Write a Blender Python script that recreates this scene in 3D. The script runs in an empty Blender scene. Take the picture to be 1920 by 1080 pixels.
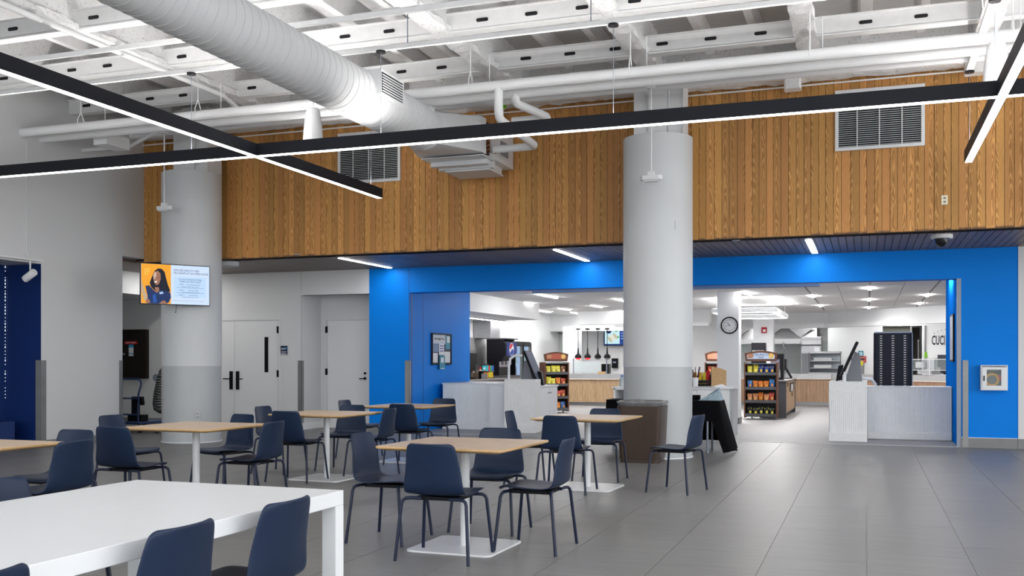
import bpy, bmesh, math, random
from mathutils import Vector, Matrix, noise
rnd = random.Random(7)
PI = math.pi
sc = bpy.context.scene
C = sc.collection

# ------------------------------------------------------------------ camera
FPX, VX, HY, EYE = 1872.0, 1625.0, 678.0, 1.32
TH = math.atan((VX - 960) / FPX)
cd = bpy.data.cameras.new('camera')
cam = bpy.data.objects.new('camera', cd); C.objects.link(cam)
cam.location = (0, 0, EYE); cam.rotation_euler = (PI / 2, 0, TH)
cd.sensor_fit = 'HORIZONTAL'; cd.sensor_width = 36.0; cd.lens = 36.0 * FPX / 1920
cd.shift_y = (HY - 540) / 1920
cd.clip_end = 200
sc.camera = cam

# ------------------------------------------------------------------ world and exposure
w = bpy.data.worlds.new('daylight'); sc.world = w; w.use_nodes = True
w.node_tree.nodes['Background'].inputs[0].default_value = (0.96, 0.98, 1.0, 1)
w.node_tree.nodes['Background'].inputs[1].default_value = 2.75
sc.view_settings.view_transform = 'Standard'; sc.view_settings.look = 'None'
sc.view_settings.gamma = 1.0; sc.view_settings.use_curve_mapping = False
sc.view_settings.exposure = 0.42
DOWN_W, UP_W = 6.5, 40.0          # hall linear lights: strength of the lower and of the upper lens
KIT = 98.0                        # kitchen strips
SOFFIT = 24.0                     # soffit strips
sc.cycles.max_bounces = 7; sc.cycles.diffuse_bounces = 5; sc.cycles.glossy_bounces = 3
sc.cycles.transmission_bounces = 4; sc.cycles.transparent_max_bounces = 6
sc.cycles.caustics_reflective = False; sc.cycles.caustics_refractive = False
sc.cycles.sample_clamp_indirect = 4.0

# ------------------------------------------------------------------ measuring: a photo pixel carried onto a real plane
_f = (-math.sin(TH), math.cos(TH)); _r = (math.cos(TH), math.sin(TH))
def at(px, py, X=None, Y=None, Z=None):
    u = (px - 960) / FPX
    q = (_f[0] + u * _r[0], _f[1] + u * _r[1], (HY - py) / FPX)
    t = X / q[0] if X is not None else Y / q[1] if Y is not None else (Z - EYE) / q[2]
    return Vector((t * q[0], t * q[1], EYE + t * q[2]))
def inview(x, y, m=0.35):
    c = x * _f[0] + y * _f[1]; l = x * _r[0] + y * _r[1]
    return c > 1.5 and abs(l) < c * 960 / FPX + m

# ------------------------------------------------------------------ materials
MATS = {}
def mat(name, col, rough=0.5, metal=0.0, emit=0.0, vary=0.0, bump=0.0, scale=8.0, spec=0.5, trans=0.0, ior=1.45, stretch=None, coat=0.0, objvar=0.0):
    if name in MATS: return MATS[name]
    m = bpy.data.materials.new(name); m.use_nodes = True
    nt = m.node_tree; b = nt.nodes['Principled BSDF']
    b.inputs['Base Color'].default_value = (*col, 1)
    b.inputs['Roughness'].default_value = rough; b.inputs['Metallic'].default_value = metal
    b.inputs['Specular IOR Level'].default_value = spec
    b.inputs['Transmission Weight'].default_value = trans; b.inputs['IOR'].default_value = ior
    b.inputs['Coat Weight'].default_value = coat
    if emit:
        b.inputs['Emission Color'].default_value = (*col, 1); b.inputs['Emission Strength'].default_value = emit
    if vary or bump or objvar:
        tc = nt.nodes.new('ShaderNodeTexCoord'); mp = nt.nodes.new('ShaderNodeMapping'); nz = nt.nodes.new('ShaderNodeTexNoise')
        nt.links.new(tc.outputs['Object'], mp.inputs[0]); nt.links.new(mp.outputs[0], nz.inputs['Vector'])
        if stretch: mp.inputs['Scale'].default_value = stretch
        nz.inputs['Scale'].default_value = scale; nz.inputs['Detail'].default_value = 6
        last = None
        if vary:
            rp = nt.nodes.new('ShaderNodeValToRGB'); nt.links.new(nz.outputs['Fac'], rp.inputs[0])
            rp.color_ramp.elements[0].position = 0.3; rp.color_ramp.elements[1].position = 0.7 if name != 'fireproofing' else 0.42
            rp.color_ramp.elements[0].color = (*[c * (1 - vary) for c in col], 1)
            rp.color_ramp.elements[1].color = (*[min(1, c * (1 + vary)) for c in col], 1)
            last = rp.outputs[0]
        if objvar:
            oi = nt.nodes.new('ShaderNodeObjectInfo'); mr = nt.nodes.new('ShaderNodeMapRange')
            mr.inputs[3].default_value = 1 - objvar; mr.inputs[4].default_value = 1 + objvar
            nt.links.new(oi.outputs['Random'], mr.inputs[0])
            hs = nt.nodes.new('ShaderNodeHueSaturation'); hs.inputs['Color'].default_value = (*col, 1)
            if last: nt.links.new(last, hs.inputs['Color'])
            nt.links.new(mr.outputs[0], hs.inputs['Value']); last = hs.outputs[0]
        if last: nt.links.new(last, b.inputs['Base Color'])
        if bump:
            bp = nt.nodes.new('ShaderNodeBump'); bp.inputs['Strength'].default_value = bump; bp.inputs['Distance'].default_value = 0.01
            nt.links.new(nz.outputs['Fac'], bp.inputs['Height']); nt.links.new(bp.outputs[0], b.inputs['Normal'])
    MATS[name] = m
    return m

def wood_mat(name, dark, light, axis='Z', rough=0.45, tone=0.22, fine=34.0, along=1.3, hue=0.012, spec=0.3):
    m = bpy.data.materials.new(name); m.use_nodes = True; nt = m.node_tree; b = nt.nodes['Principled BSDF']
    N = nt.nodes.new; L = nt.links.new
    tc = N('ShaderNodeTexCoord'); oi = N('ShaderNodeObjectInfo'); ad = N('ShaderNodeVectorMath'); ad.operation = 'ADD'
    sc_ = N('ShaderNodeVectorMath'); sc_.operation = 'SCALE'; sc_.inputs['Scale'].default_value = 37.0
    cx = N('ShaderNodeCombineXYZ')
    for i in range(3): L(oi.outputs['Random'], cx.inputs[i])
    L(cx.outputs[0], sc_.inputs[0]); L(tc.outputs['Object'], ad.inputs[0]); L(sc_.outputs[0], ad.inputs[1])
    mp = N('ShaderNodeMapping'); s = [fine, fine, fine]; s['XYZ'.index(axis)] = along; mp.inputs['Scale'].default_value = s
    L(ad.outputs[0], mp.inputs[0])
    nz = N('ShaderNodeTexNoise'); nz.inputs['Scale'].default_value = 1.0; nz.inputs['Detail'].default_value = 7; nz.inputs['Distortion'].default_value = 0.6
    L(mp.outputs[0], nz.inputs['Vector'])
    mp2 = N('ShaderNodeMapping'); s2 = [9.0, 9.0, 9.0]; s2['XYZ'.index(axis)] = 0.9; mp2.inputs['Scale'].default_value = s2
    L(ad.outputs[0], mp2.inputs[0])
    wv = N('ShaderNodeTexWave'); wv.wave_type = 'RINGS'; wv.rings_direction = axis; wv.inputs['Scale'].default_value = 2.2
    wv.inputs['Distortion'].default_value = 5.0; wv.inputs['Detail'].default_value = 3; wv.inputs['Detail Scale'].default_value = 1.4
    L(mp2.outputs[0], wv.inputs['Vector'])
    mx = N('ShaderNodeMath'); mx.operation = 'MULTIPLY_ADD'; mx.inputs[1].default_value = 0.50
    mn = N('ShaderNodeMath'); mn.operation = 'MULTIPLY'; mn.inputs[1].default_value = 0.50
    L(nz.outputs['Fac'], mn.inputs[0]); L(wv.outputs['Fac'], mx.inputs[0]); L(mn.outputs[0], mx.inputs[2])
    rp = N('ShaderNodeValToRGB'); L(mx.outputs[0], rp.inputs[0])
    rp.color_ramp.elements[0].position = 0.22; rp.color_ramp.elements[0].color = (*dark, 1)
    rp.color_ramp.elements[1].position = 0.72; rp.color_ramp.elements[1].color = (*light, 1)
    hs = N('ShaderNodeHueSaturation'); L(rp.outputs[0], hs.inputs['Color'])
    mr = N('ShaderNodeMapRange'); mr.inputs[3].default_value = 1 - tone; mr.inputs[4].default_value = 1 + tone; L(oi.outputs['Random'], mr.inputs[0])
    L(mr.outputs[0], hs.inputs['Value'])
    wn = N('ShaderNodeTexWhiteNoise'); wn.noise_dimensions = '1D'; L(oi.outputs['Random'], wn.inputs['W'])
    m2 = N('ShaderNodeMapRange'); m2.inputs[3].default_value = 0.5 - hue; m2.inputs[4].default_value = 0.5 + hue; L(wn.outputs['Value'], m2.inputs[0])
    L(m2.outputs[0], hs.inputs['Hue'])
    L(hs.outputs[0], b.inputs['Base Color']); b.inputs['Roughness'].default_value = rough; b.inputs['Specular IOR Level'].default_value = spec
    MATS[name] = m
    return m

WHITE = mat('white_paint', (0.74, 0.745, 0.755), 0.6, bump=0.05, scale=60)
WALLG = mat('wall_paint', (0.66, 0.665, 0.67), 0.65, bump=0.05, scale=70, vary=0.015)
CEILW = mat('ceiling_white', (0.90, 0.90, 0.90), 0.6, vary=0.03, bump=0.1, scale=10)
DUCTW = mat('duct_white', (0.70, 0.71, 0.72), 0.42, vary=0.02, scale=3)
PIPEW = mat('pipe_white', (0.84, 0.845, 0.85), 0.4, vary=0.02, scale=5)
FIREP = mat('fireproofing', (0.70, 0.70, 0.70), 0.9, vary=0.22, bump=1.0, scale=30)
BLUE = mat('blue_paint', (0.001, 0.20, 0.72), 0.5, vary=0.02, scale=2, spec=0.12)
NAVYW = mat('navy_wall', (0.004, 0.022, 0.115), 0.4, vary=0.04, scale=2)
NAVY = mat('navy_plastic', (0.009, 0.020, 0.050), 0.42, spec=0.28, vary=0.04, bump=0.03, scale=90)
NAVYL = mat('navy_metal', (0.009, 0.014, 0.036), 0.35, spec=0.3, vary=0.02)
COLU = mat('column_paint', (0.60, 0.62, 0.63), 0.5, vary=0.012, scale=3)
COLG = mat('column_wrap', (0.43, 0.45, 0.46), 0.4, vary=0.02, scale=3)
TABW = mat('white_laminate', (0.72, 0.74, 0.76), 0.35, vary=0.01)
BASEW = mat('white_steel', (0.66, 0.68, 0.70), 0.3, vary=0.01)
OAKT = wood_mat('oak_laminate', (0.48, 0.355, 0.245), (0.66, 0.52, 0.385), axis='Y', rough=0.4, tone=0.05, fine=26, along=1.0, hue=0.004)
OAKE = mat('oak_edge', (0.56, 0.36, 0.17), 0.5, vary=0.08, scale=20)
def oak_clad():
    m = bpy.data.materials.new('oak_cladding'); m.use_nodes = True; nt = m.node_tree; b = nt.nodes['Principled BSDF']; N = nt.nodes.new; L = nt.links.new
    def mth(op, a, b_=None, c=None):
        n = N('ShaderNodeMath'); n.operation = op
        for i, v in enumerate((a, b_, c)):
            if v is None: continue
            if isinstance(v, (int, float)): n.inputs[i].default_value = v
            else: L(v, n.inputs[i])
        return n.outputs[0]
    tc = N('ShaderNodeTexCoord'); sp = N('ShaderNodeSeparateXYZ'); L(tc.outputs['Object'], sp.inputs[0]); oi = N('ShaderNodeObjectInfo'); rn = oi.outputs['Random']
    wn = N('ShaderNodeTexWhiteNoise'); wn.noise_dimensions = '1D'; L(rn, wn.inputs['W']); r2 = wn.outputs['Value']
    xc = mth('ADD', sp.outputs[0], mth('MULTIPLY_ADD', r2, .15, -.075)); z = mth('MULTIPLY_ADD', rn, 31.0, sp.outputs[2])
    cb = N('ShaderNodeCombineXYZ'); L(mth('MULTIPLY', xc, 16.0), cb.inputs[0]); L(mth('MULTIPLY', z, 2.2), cb.inputs[2]); L(mth('MULTIPLY', rn, 50.0), cb.inputs[1])
    n1 = N('ShaderNodeTexNoise'); n1.inputs['Scale'].default_value = 1.0; n1.inputs['Detail'].default_value = 3; L(cb.outputs[0], n1.inputs['Vector'])
    v = mth('ADD', mth('MULTIPLY', mth('MULTIPLY', xc, xc), 1500.0), mth('MULTIPLY_ADD', z, 5.0, mth('MULTIPLY', n1.outputs['Fac'], 5.0)))
    g = mth('POWER', mth('MULTIPLY_ADD', mth('SINE', mth('MULTIPLY', v, 6.283)), .5, .5), 1.6)
    cb2 = N('ShaderNodeCombineXYZ'); L(mth('MULTIPLY', xc, 300.0), cb2.inputs[0]); L(mth('MULTIPLY', z, 9.0), cb2.inputs[2])
    n2 = N('ShaderNodeTexNoise'); n2.inputs['Scale'].default_value = 1.0; n2.inputs['Detail'].default_value = 3; L(cb2.outputs[0], n2.inputs['Vector'])
    fac = mth('ADD', mth('MULTIPLY', g, .42), mth('MULTIPLY_ADD', n2.outputs['Fac'], .5, .12))
    rp = N('ShaderNodeValToRGB'); L(fac, rp.inputs[0]); rp.color_ramp.elements[0].position = 0.2; rp.color_ramp.elements[0].color = (0.205, 0.088, 0.022, 1)
    rp.color_ramp.elements[1].position = 0.85; rp.color_ramp.elements[1].color = (0.56, 0.305, 0.108, 1)
    hs = N('ShaderNodeHueSaturation'); L(rp.outputs[0], hs.inputs['Color']); L(mth('MULTIPLY_ADD', rn, .5, .92), hs.inputs['Value']); L(mth('MULTIPLY_ADD', r2, .012, .492), hs.inputs['Hue']); hs.inputs['Saturation'].default_value = 1.02
    L(hs.outputs[0], b.inputs['Base Color']); b.inputs['Roughness'].default_value = .5; b.inputs['Specular IOR Level'].default_value = .22
    return m
OAKW = oak_clad()
GAPW = mat('wood_gap', (0.035, 0.018, 0.008), 0.8, vary=0.1)
SOFF = wood_mat('soffit_slat', (0.130, 0.085, 0.066), (0.205, 0.148, 0.126), axis='Y', rough=0.42, tone=0.12, fine=40, along=1.0)
DARK = mat('black_metal', (0.012, 0.012, 0.015), 0.4, spec=0.25, vary=0.05)
BLACKP = mat('black_plastic', (0.008, 0.008, 0.010), 0.35, spec=0.1, vary=0.05)
STEEL = mat('stainless', (0.33, 0.33, 0.34), 0.34, 0.85, vary=0.05, scale=3, stretch=(1, 1, 20))
ALU = mat('aluminium', (0.24, 0.27, 0.33), 0.45, 0.2, vary=0.03)
GREYB = mat('grey_base', (0.20, 0.20, 0.20), 0.5, vary=0.06)
LENS = mat('lamp_lens', (1.0, 0.97, 0.93), 0.5, emit=DOWN_W)
LENSU = mat('lamp_lens_upper', (1.0, 0.97, 0.94), 0.5, emit=UP_W)
LENSK = mat('kitchen_lens', (1.0, 0.985, 0.97), 0.5, emit=KIT)
LENSS = mat('soffit_lens', (0.95, 0.97, 1.0), 0.5, emit=SOFFIT)
FLUTE = mat('fluted_panel', (0.84, 0.85, 0.85), 0.5, vary=0.02)
TERR = mat('terrazzo', (0.78, 0.785, 0.78), 0.4, vary=0.16, scale=120)
KWOOD = wood_mat('counter_oak', (0.33, 0.20, 0.115), (0.50, 0.33, 0.21), axis='Z', rough=0.5, tone=0.05, fine=60, along=1.0)
CTOP = mat('counter_top', (0.25, 0.235, 0.23), 0.35, vary=0.05)
DKWOOD = wood_mat('dark_laminate', (0.032, 0.021, 0.014), (0.056, 0.037, 0.025), axis='Z', rough=0.35, tone=0.02, fine=70, along=0.8)
GLASS = mat('clear_glass', (0.75, 0.85, 0.85), 0.05, spec=0.3)
GLASS.node_tree.nodes['Principled BSDF'].inputs['Alpha'].default_value = 0.10
CLOTH = mat('black_cloth', (0.004, 0.004, 0.005), 0.9, spec=0.1, vary=0.2, scale=30)
KWALL = mat('kitchen_white', (0.80, 0.81, 0.82), 0.5, vary=0.01)
def flat(name, col, e=0.0, rough=0.5):
    m = mat('print_' + name, col, rough, emit=e, vary=0.0 if e else 0.02, spec=.2 if e else .3)
    if e: m.node_tree.nodes['Principled BSDF'].inputs['Base Color'].default_value = (.005, .005, .006, 1)
    return m

def floor_tile_mat():
    m = bpy.data.materials.new('floor_tile'); m.use_nodes = True; nt = m.node_tree; b = nt.nodes['Principled BSDF']
    N = nt.nodes.new; L = nt.links.new
    tc = N('ShaderNodeTexCoord'); oi = N('ShaderNodeObjectInfo'); cx = N('ShaderNodeCombineXYZ')
    for i in range(3): L(oi.outputs['Random'], cx.inputs[i])
    s1 = N('ShaderNodeVectorMath'); s1.operation = 'SCALE'; s1.inputs['Scale'].default_value = 29.0; L(cx.outputs[0], s1.inputs[0])
    ad = N('ShaderNodeVectorMath'); ad.operation = 'ADD'; L(tc.outputs['Object'], ad.inputs[0]); L(s1.outputs[0], ad.inputs[1])
    mp = N('ShaderNodeMapping'); mp.inputs['Scale'].default_value = (1.6, 26.0, 1.0); L(ad.outputs[0], mp.inputs[0])
    nz = N('ShaderNodeTexNoise'); nz.inputs['Scale'].default_value = 1.0; nz.inputs['Detail'].default_value = 5; L(mp.outputs[0], nz.inputs['Vector'])
    rp = N('ShaderNodeValToRGB'); L(nz.outputs['Fac'], rp.inputs[0])
    rp.color_ramp.elements[0].position = 0.3; rp.color_ramp.elements[0].color = (0.152, 0.151, 0.150, 1)
    rp.color_ramp.elements[1].position = 0.7; rp.color_ramp.elements[1].color = (0.222, 0.219, 0.217, 1)
    hs = N('ShaderNodeHueSaturation'); L(rp.outputs[0], hs.inputs['Color'])
    mr = N('ShaderNodeMapRange'); mr.inputs[3].default_value = 0.95; mr.inputs[4].default_value = 1.05; L(oi.outputs['Random'], mr.inputs[0]); L(mr.outputs[0], hs.inputs['Value'])
    L(hs.outputs[0], b.inputs['Base Color'])
    r2 = N('ShaderNodeMapRange'); r2.inputs[3].default_value = 0.30; r2.inputs[4].default_value = 0.46; L(nz.outputs['Fac'], r2.inputs[0]); L(r2.outputs[0], b.inputs['Roughness'])
    bp = N('ShaderNodeBump'); bp.inputs['Strength'].default_value = 0.12; bp.inputs['Distance'].default_value = 0.004
    L(nz.outputs['Fac'], bp.inputs['Height']); L(bp.outputs[0], b.inputs['Normal'])
    b.inputs['Specular IOR Level'].default_value = 0.19
    return m
TILE = floor_tile_mat()
GROUT = mat('grout', (0.30, 0.30, 0.295), 0.8, vary=0.1, scale=30)
KFLOOR = mat('kitchen_floor', (0.27, 0.263, 0.266), 0.5, vary=0.10, scale=3, stretch=(2, 12, 1))

# ------------------------------------------------------------------ mesh building
class MB:
    def __init__(s): s.v = []; s.f = []; s.m = []
    def add(s, vs, fs, mi=0):
        o = len(s.v); s.v += [tuple(v) for v in vs]
        for f in fs: s.f.append(tuple(i + o for i in f)); s.m.append(mi)
        return s
    def box(s, x0, x1, y0, y1, z0, z1, mi=0, M=None):
        x0, x1 = sorted((x0, x1)); y0, y1 = sorted((y0, y1)); z0, z1 = sorted((z0, z1))
        vs = [Vector(p) for p in ((x0,y0,z0),(x1,y0,z0),(x1,y1,z0),(x0,y1,z0),(x0,y0,z1),(x1,y0,z1),(x1,y1,z1),(x0,y1,z1))]
        if M is not None: vs = [M @ v for v in vs]
        return s.add(vs, [(0,3,2,1),(4,5,6,7),(0,1,5,4),(1,2,6,5),(2,3,7,6),(3,0,4,7)], mi)
    def prism(s, pts, h0, h1, axis='Z', mi=0, M=None):
        n = len(pts)
        def P(a, b, h):
            v = Vector((a, b, h)) if axis == 'Z' else Vector((a, h, b)) if axis == 'Y' else Vector((h, a, b))
            return M @ v if M is not None else v
        vs = [P(a, b, h0) for a, b in pts] + [P(a, b, h1) for a, b in pts]
        fs = [tuple(range(n))[::-1], tuple(range(n, 2 * n))] + [(i, (i + 1) % n, n + (i + 1) % n, n + i) for i in range(n)]
        return s.add(vs, fs, mi)
    def tube(s, path, r, n=8, mi=0, cap=True, closed=False):
        path = [Vector(p) for p in path]; k = len(path)
        rr = r if isinstance(r, (list, tuple)) else [r] * k
        rings = []; up = None
        for i, p in enumerate(path):
            a = path[i - 1] if (i > 0 or closed) else p; b = path[(i + 1) % k] if (i < k - 1 or closed) else p
            d = (b - a)
            if d.length < 1e-9: d = Vector((0, 0, 1))
            d.normalize()
            if up is None: up = Vector((0, 0, 1)) if abs(d.z) < 0.9 else Vector((1, 0, 0))
            x = d.cross(up)
            if x.length < 1e-6: x = d.cross(Vector((0, 1, 0)))
            x.normalize(); y = x.cross(d).normalized(); up = y
            rings.append([p + x * (math.cos(2 * PI * j / n) * rr[i]) + y * (math.sin(2 * PI * j / n) * rr[i]) for j in range(n)])
        vs = [v for ring in rings for v in ring]; fs = []
        for i in range(k if closed else k - 1):
            i2 = (i + 1) % k
            for j in range(n): fs.append((i * n + j, i * n + (j + 1) % n, i2 * n + (j + 1) % n, i2 * n + j))
        if cap and not closed: fs += [tuple(range(n))[::-1], tuple((k - 1) * n + j for j in range(n))]
        return s.add(vs, fs, mi)
    def lathe(s, prof, n=24, mi=0, M=None, cap=True):
        vs = []; fs = []; k = len(prof)
        for r, z in prof:
            for j in range(n):
                v = Vector((r * math.cos(2 * PI * j / n), r * math.sin(2 * PI * j / n), z)); vs.append(M @ v if M is not None else v)
        for i in range(k - 1):
            for j in range(n): fs.append((i * n + j, i * n + (j + 1) % n, (i + 1) * n + (j + 1) % n, (i + 1) * n + j))
        if cap:
            fs += [tuple(range(n))[::-1], tuple((k - 1) * n + j for j in range(n))]
        return s.add(vs, fs, mi)
    def rbox(s, cx, cy, sx, sy, z0, z1, r, mi=0, seg=5, top=1.0, M=None):
        def ring(k, z):
            o = []
            for q, (a, b) in enumerate(((1, 1), (-1, 1), (-1, -1), (1, -1))):
                for i in range(seg + 1):
                    t = (q + i / seg) * PI / 2
                    v = Vector((cx + k * (a * (sx / 2 - r) + r * math.cos(t)), cy + k * (b * (sy / 2 - r) + r * math.sin(t)), z)); o.append(M @ v if M is not None else v)
            return o
        a, b = ring(1.0, z0), ring(top, z1); n = len(a)
        return s.add(a + b, [tuple(range(n))[::-1], tuple(range(n, 2 * n))] + [(i, (i + 1) % n, n + (i + 1) % n, n + i) for i in range(n)], mi)
    def mesh(s, name, mats, smooth=False):
        me = bpy.data.meshes.new(name); me.from_pydata(s.v, [], s.f)
        for m in (mats if isinstance(mats, (list, tuple)) else [mats]): me.materials.append(m)
        if any(s.m): me.polygons.foreach_set('material_index', s.m)
        if smooth:
            me.polygons.foreach_set('use_smooth', [True] * len(me.polygons))
        me.update(); return me
    def build(s, name, mats, parent=None, smooth=False, loc=None, bevel=0.0, rot=None):
        o = bpy.data.objects.new(name, s.mesh(name, mats, smooth)); C.objects.link(o)
        if parent: o.parent = parent
        if loc is not None: o.location = loc
        if rot is not None: o.rotation_euler = rot
        if smooth == 'auto' or (smooth and bevel == 0): autosmooth(o)
        if bevel:
            b = o.modifiers.new('bevel', 'BEVEL'); b.width = bevel; b.segments = 2; b.limit_method = 'ANGLE'; b.angle_limit = 0.6
        return o
def autosmooth(o, ang=0.7):
    bm = bmesh.new(); bm.from_mesh(o.data)
    bmesh.ops.recalc_face_normals(bm, faces=bm.faces)
    for e in bm.edges:
        e.smooth = not (len(e.link_faces) == 2 and e.calc_face_angle(0) > ang)
    bm.to_mesh(o.data); bm.free()
def tag(o, label=None, cat=None, group=None, kind=None):
    if label: o['label'] = label
    if cat: o['category'] = cat
    if group: o['group'] = group
    if kind: o['kind'] = kind
    return o
def thing(name, label, cat, loc=(0, 0, 0), rz=0.0, group=None):
    o = bpy.data.objects.new(name, None); C.objects.link(o); o.empty_display_size = 0.1
    o.location = loc; o.rotation_euler = (0, 0, rz)
    return tag(o, label, cat, group)
def struct(name, parent=None):
    o = bpy.data.objects.new(name, None); C.objects.link(o)
    if parent: o.parent = parent
    else: o['kind'] = 'structure'
    return o
def sbox(name, m, *b, parent=None, bevel=0.0):
    o = MB().box(*b).build(name, m, parent, bevel=bevel)
    if not parent: o['kind'] = 'structure'
    return o
def link_copy(name, me, parent, loc=(0, 0, 0), rz=0.0, scale=None):
    o = bpy.data.objects.new(name, me); C.objects.link(o); o.parent = parent; o.location = loc
    if rz: o.rotation_euler = (0, 0, rz)
    if scale: o.scale = scale
    return o
def dup(root, loc, rz, label, group=None):
    r = root.copy(); C.objects.link(r); r.location = loc; r.rotation_euler = (0, 0, rz); r['label'] = label
    if group: r['group'] = group
    for ch in list(root.children):
        c = ch.copy(); C.objects.link(c); c.parent = r
        for g in list(ch.children):
            d = g.copy(); C.objects.link(d); d.parent = c
    return r
FACE = {'-Y': (PI / 2, 0, 0), '+X': (PI / 2, 0, PI / 2), '-X': (PI / 2, 0, -PI / 2)}
def text(body, size, loc, rot, m, parent, bold=0.0, align='CENTER', name='lettering', sx=1.0):
    cu = bpy.data.curves.new(name, 'FONT'); cu.body = body; cu.size = size; cu.align_x = align; cu.align_y = 'CENTER'
    cu.offset = bold; cu.extrude = 0.0006; cu.resolution_u = 2; cu.fill_mode = 'FRONT' if False else 'BOTH'
    cu.materials.append(m)
    o = bpy.data.objects.new(name, cu); C.objects.link(o); o.parent = parent; o.location = loc; o.rotation_euler = FACE.get(rot, rot) if isinstance(rot, str) else rot
    o.scale = (sx, 1, 1)
    return o

# ================================================================== THE SETTING
YW, YWOOD, ZS = 16.8, 14.35, 3.06          # plane of the blue wall, plane of the oak cladding, height of the soffit
XL = -11.95                                # left wall
# ---- floor of the hall: tiles in the view are pieces of their own
TW, TL = 0.645, 1.29
fl = struct('floor')
MB().box(-17, 9, -8, YW, -0.12, -0.004).build('grout_bed', GROUT, fl)
tm = MB().box(-TW/2 + .0022, TW/2 - .0022, -TL/2 + .001, TL/2 - .001, -0.004, 0.0).mesh('tile', TILE)
rest = MB(); cells = []
for i in range(-27, 14):
    x = (i + 0.5) * TW
    off = (i % 3) * TL / 3 + 0.25
    for j in range(-7, 14):
        y = j * TL + off; y0, y1 = y - TL/2, min(y + TL/2, YW - .002)
        if y1 - y0 < 0.05: continue
        seen = any(inview(x + a * TW/2, y + b * TL/2, 0.1) for a in (-1, 0, 1) for b in (-1, 0, 1)) and XL - 1.2 < x and y > 2.9
        if seen and y1 == y + TL/2: cells.append((x, y))
        else: rest.box(x - TW/2 + .002, x + TW/2 - .002, y0 + .002, y1 - .002, -0.004, 0.0)
cells.sort(key=lambda c: c[0] ** 2 + c[1] ** 2)
for k, (x, y) in enumerate(cells):
    if k < 296: link_copy('tile', tm, fl, (x, y, 0))
    else: rest.box(x - TW/2 + .002, x + TW/2 - .002, y - TL/2 + .002, y + TL/2 - .002, -0.004, 0.0)
ro = rest.build('outer_tiles', TILE, fl); ro['kind'] = 'stuff'
kf = sbox('floor_kitchen', KFLOOR, -17, 6, YW, 36, -0.12, 0.0)
MB().box(-8.0, 1.34, YW - .012, YW + .06, 0.0, 0.004).build('threshold', mat('threshold', (0.5, 0.5, 0.5), 0.5, vary=.05), kf)

# ---- left wall with the navy recess
wl = struct('wall_left')
MB().box(XL - .2, XL, 12.03, 13.81, 0, 5.8).box(XL - .2, XL, 13.81, 14.62, ZS + .06, 5.8).box(XL - .2, XL, -8, 12.03, 2.82, 5.8).box(XL - .2, XL, -8, 6.0, 0, 2.82).build('wall_panel', WALLG, wl)
MB().box(XL - 1.2, XL - .2, 12.03, 12.18, 0, 2.82).build('recess_side', NAVYW, wl)
MB().box(XL - .2, XL - .001, 12.026, 12.034, 0, 2.82).build('recess_edge', NAVYW, wl)
MB().box(XL - .8, XL - .7, 6.0, 12.03, 0, 2.82).build('recess_back', NAVYW, wl)
MB().box(XL - .8, XL - .2, 6.0, 12.03, 2.82, 2.9).build('recess_ceiling', WALLG, wl)
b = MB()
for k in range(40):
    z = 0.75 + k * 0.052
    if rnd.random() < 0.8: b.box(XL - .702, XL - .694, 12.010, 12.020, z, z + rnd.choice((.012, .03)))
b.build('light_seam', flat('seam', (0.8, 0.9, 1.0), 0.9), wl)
MB().box(XL, XL + .012, 12.12, 13.81, 0, 0.11).build('baseboard', GREYB, wl)
bn = MB().rbox(XL - .42, 10.6, .52, 2.2, 0, .42, .03).build('bench_seat', NAVYW, None); tag(bn, 'low navy bench inside the dark blue wall recess at far left', 'bench')

# ---- oak cladding above the soffit
wo = struct('wall_upper')
MB().box(XL, 9, YWOOD + .03, YWOOD + .3, ZS, 5.8).build('backing', GAPW, wo)
pms = [MB().box(-wd/2, wd/2, 0, .03, 0, 5.45 - ZS).mesh('plank', OAKW) for wd in (.098, .112, .086)]
x = XL + .004; k = 0
while x < 3.6:
    q = rnd.choice((0, 0, 1, 2)); wd = (.098, .112, .086)[q]
    link_copy('plank', pms[q], wo, (x + wd/2, YWOOD - rnd.choice((0, .006)), ZS)); x += wd + .005
MB().box(x, 9, YWOOD, YWOOD + .03, ZS, 5.45).build('outer_planks', OAKW, wo)
MB().box(XL, 9, YWOOD - .010, YWOOD + .03, ZS - .012, ZS - .0005).build('edge_trim', GAPW, wo)

# ---- soffit of dark slats
so = struct('ceiling_soffit')
MB().box(-16, 9, YWOOD + .04, YW + .6, ZS + .03, ZS + .3).build('backing', GAPW, so)
sm = MB().box(-.048, .048, YWOOD + .0, YW + .05, 0, .024).mesh('slat', SOFF)
x = -13.4
while x < 3.4:
    link_copy('slat', sm, so, (x + .05, 0, ZS)); x += .105
MB().box(3.4, 9, YWOOD, YW, ZS, ZS + .024).build('outer_slats', SOFF, so)
MB().box(-16, -13.4, 13.7, YW + .5, ZS, ZS + .024).box(-13.4, XL - .2, 13.7, YWOOD, ZS, ZS + .024).box(-16, XL - .2, 13.7, YWOOD + .04, ZS + .024, ZS + .3).build('corridor_slats', SOFF, so)

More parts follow.
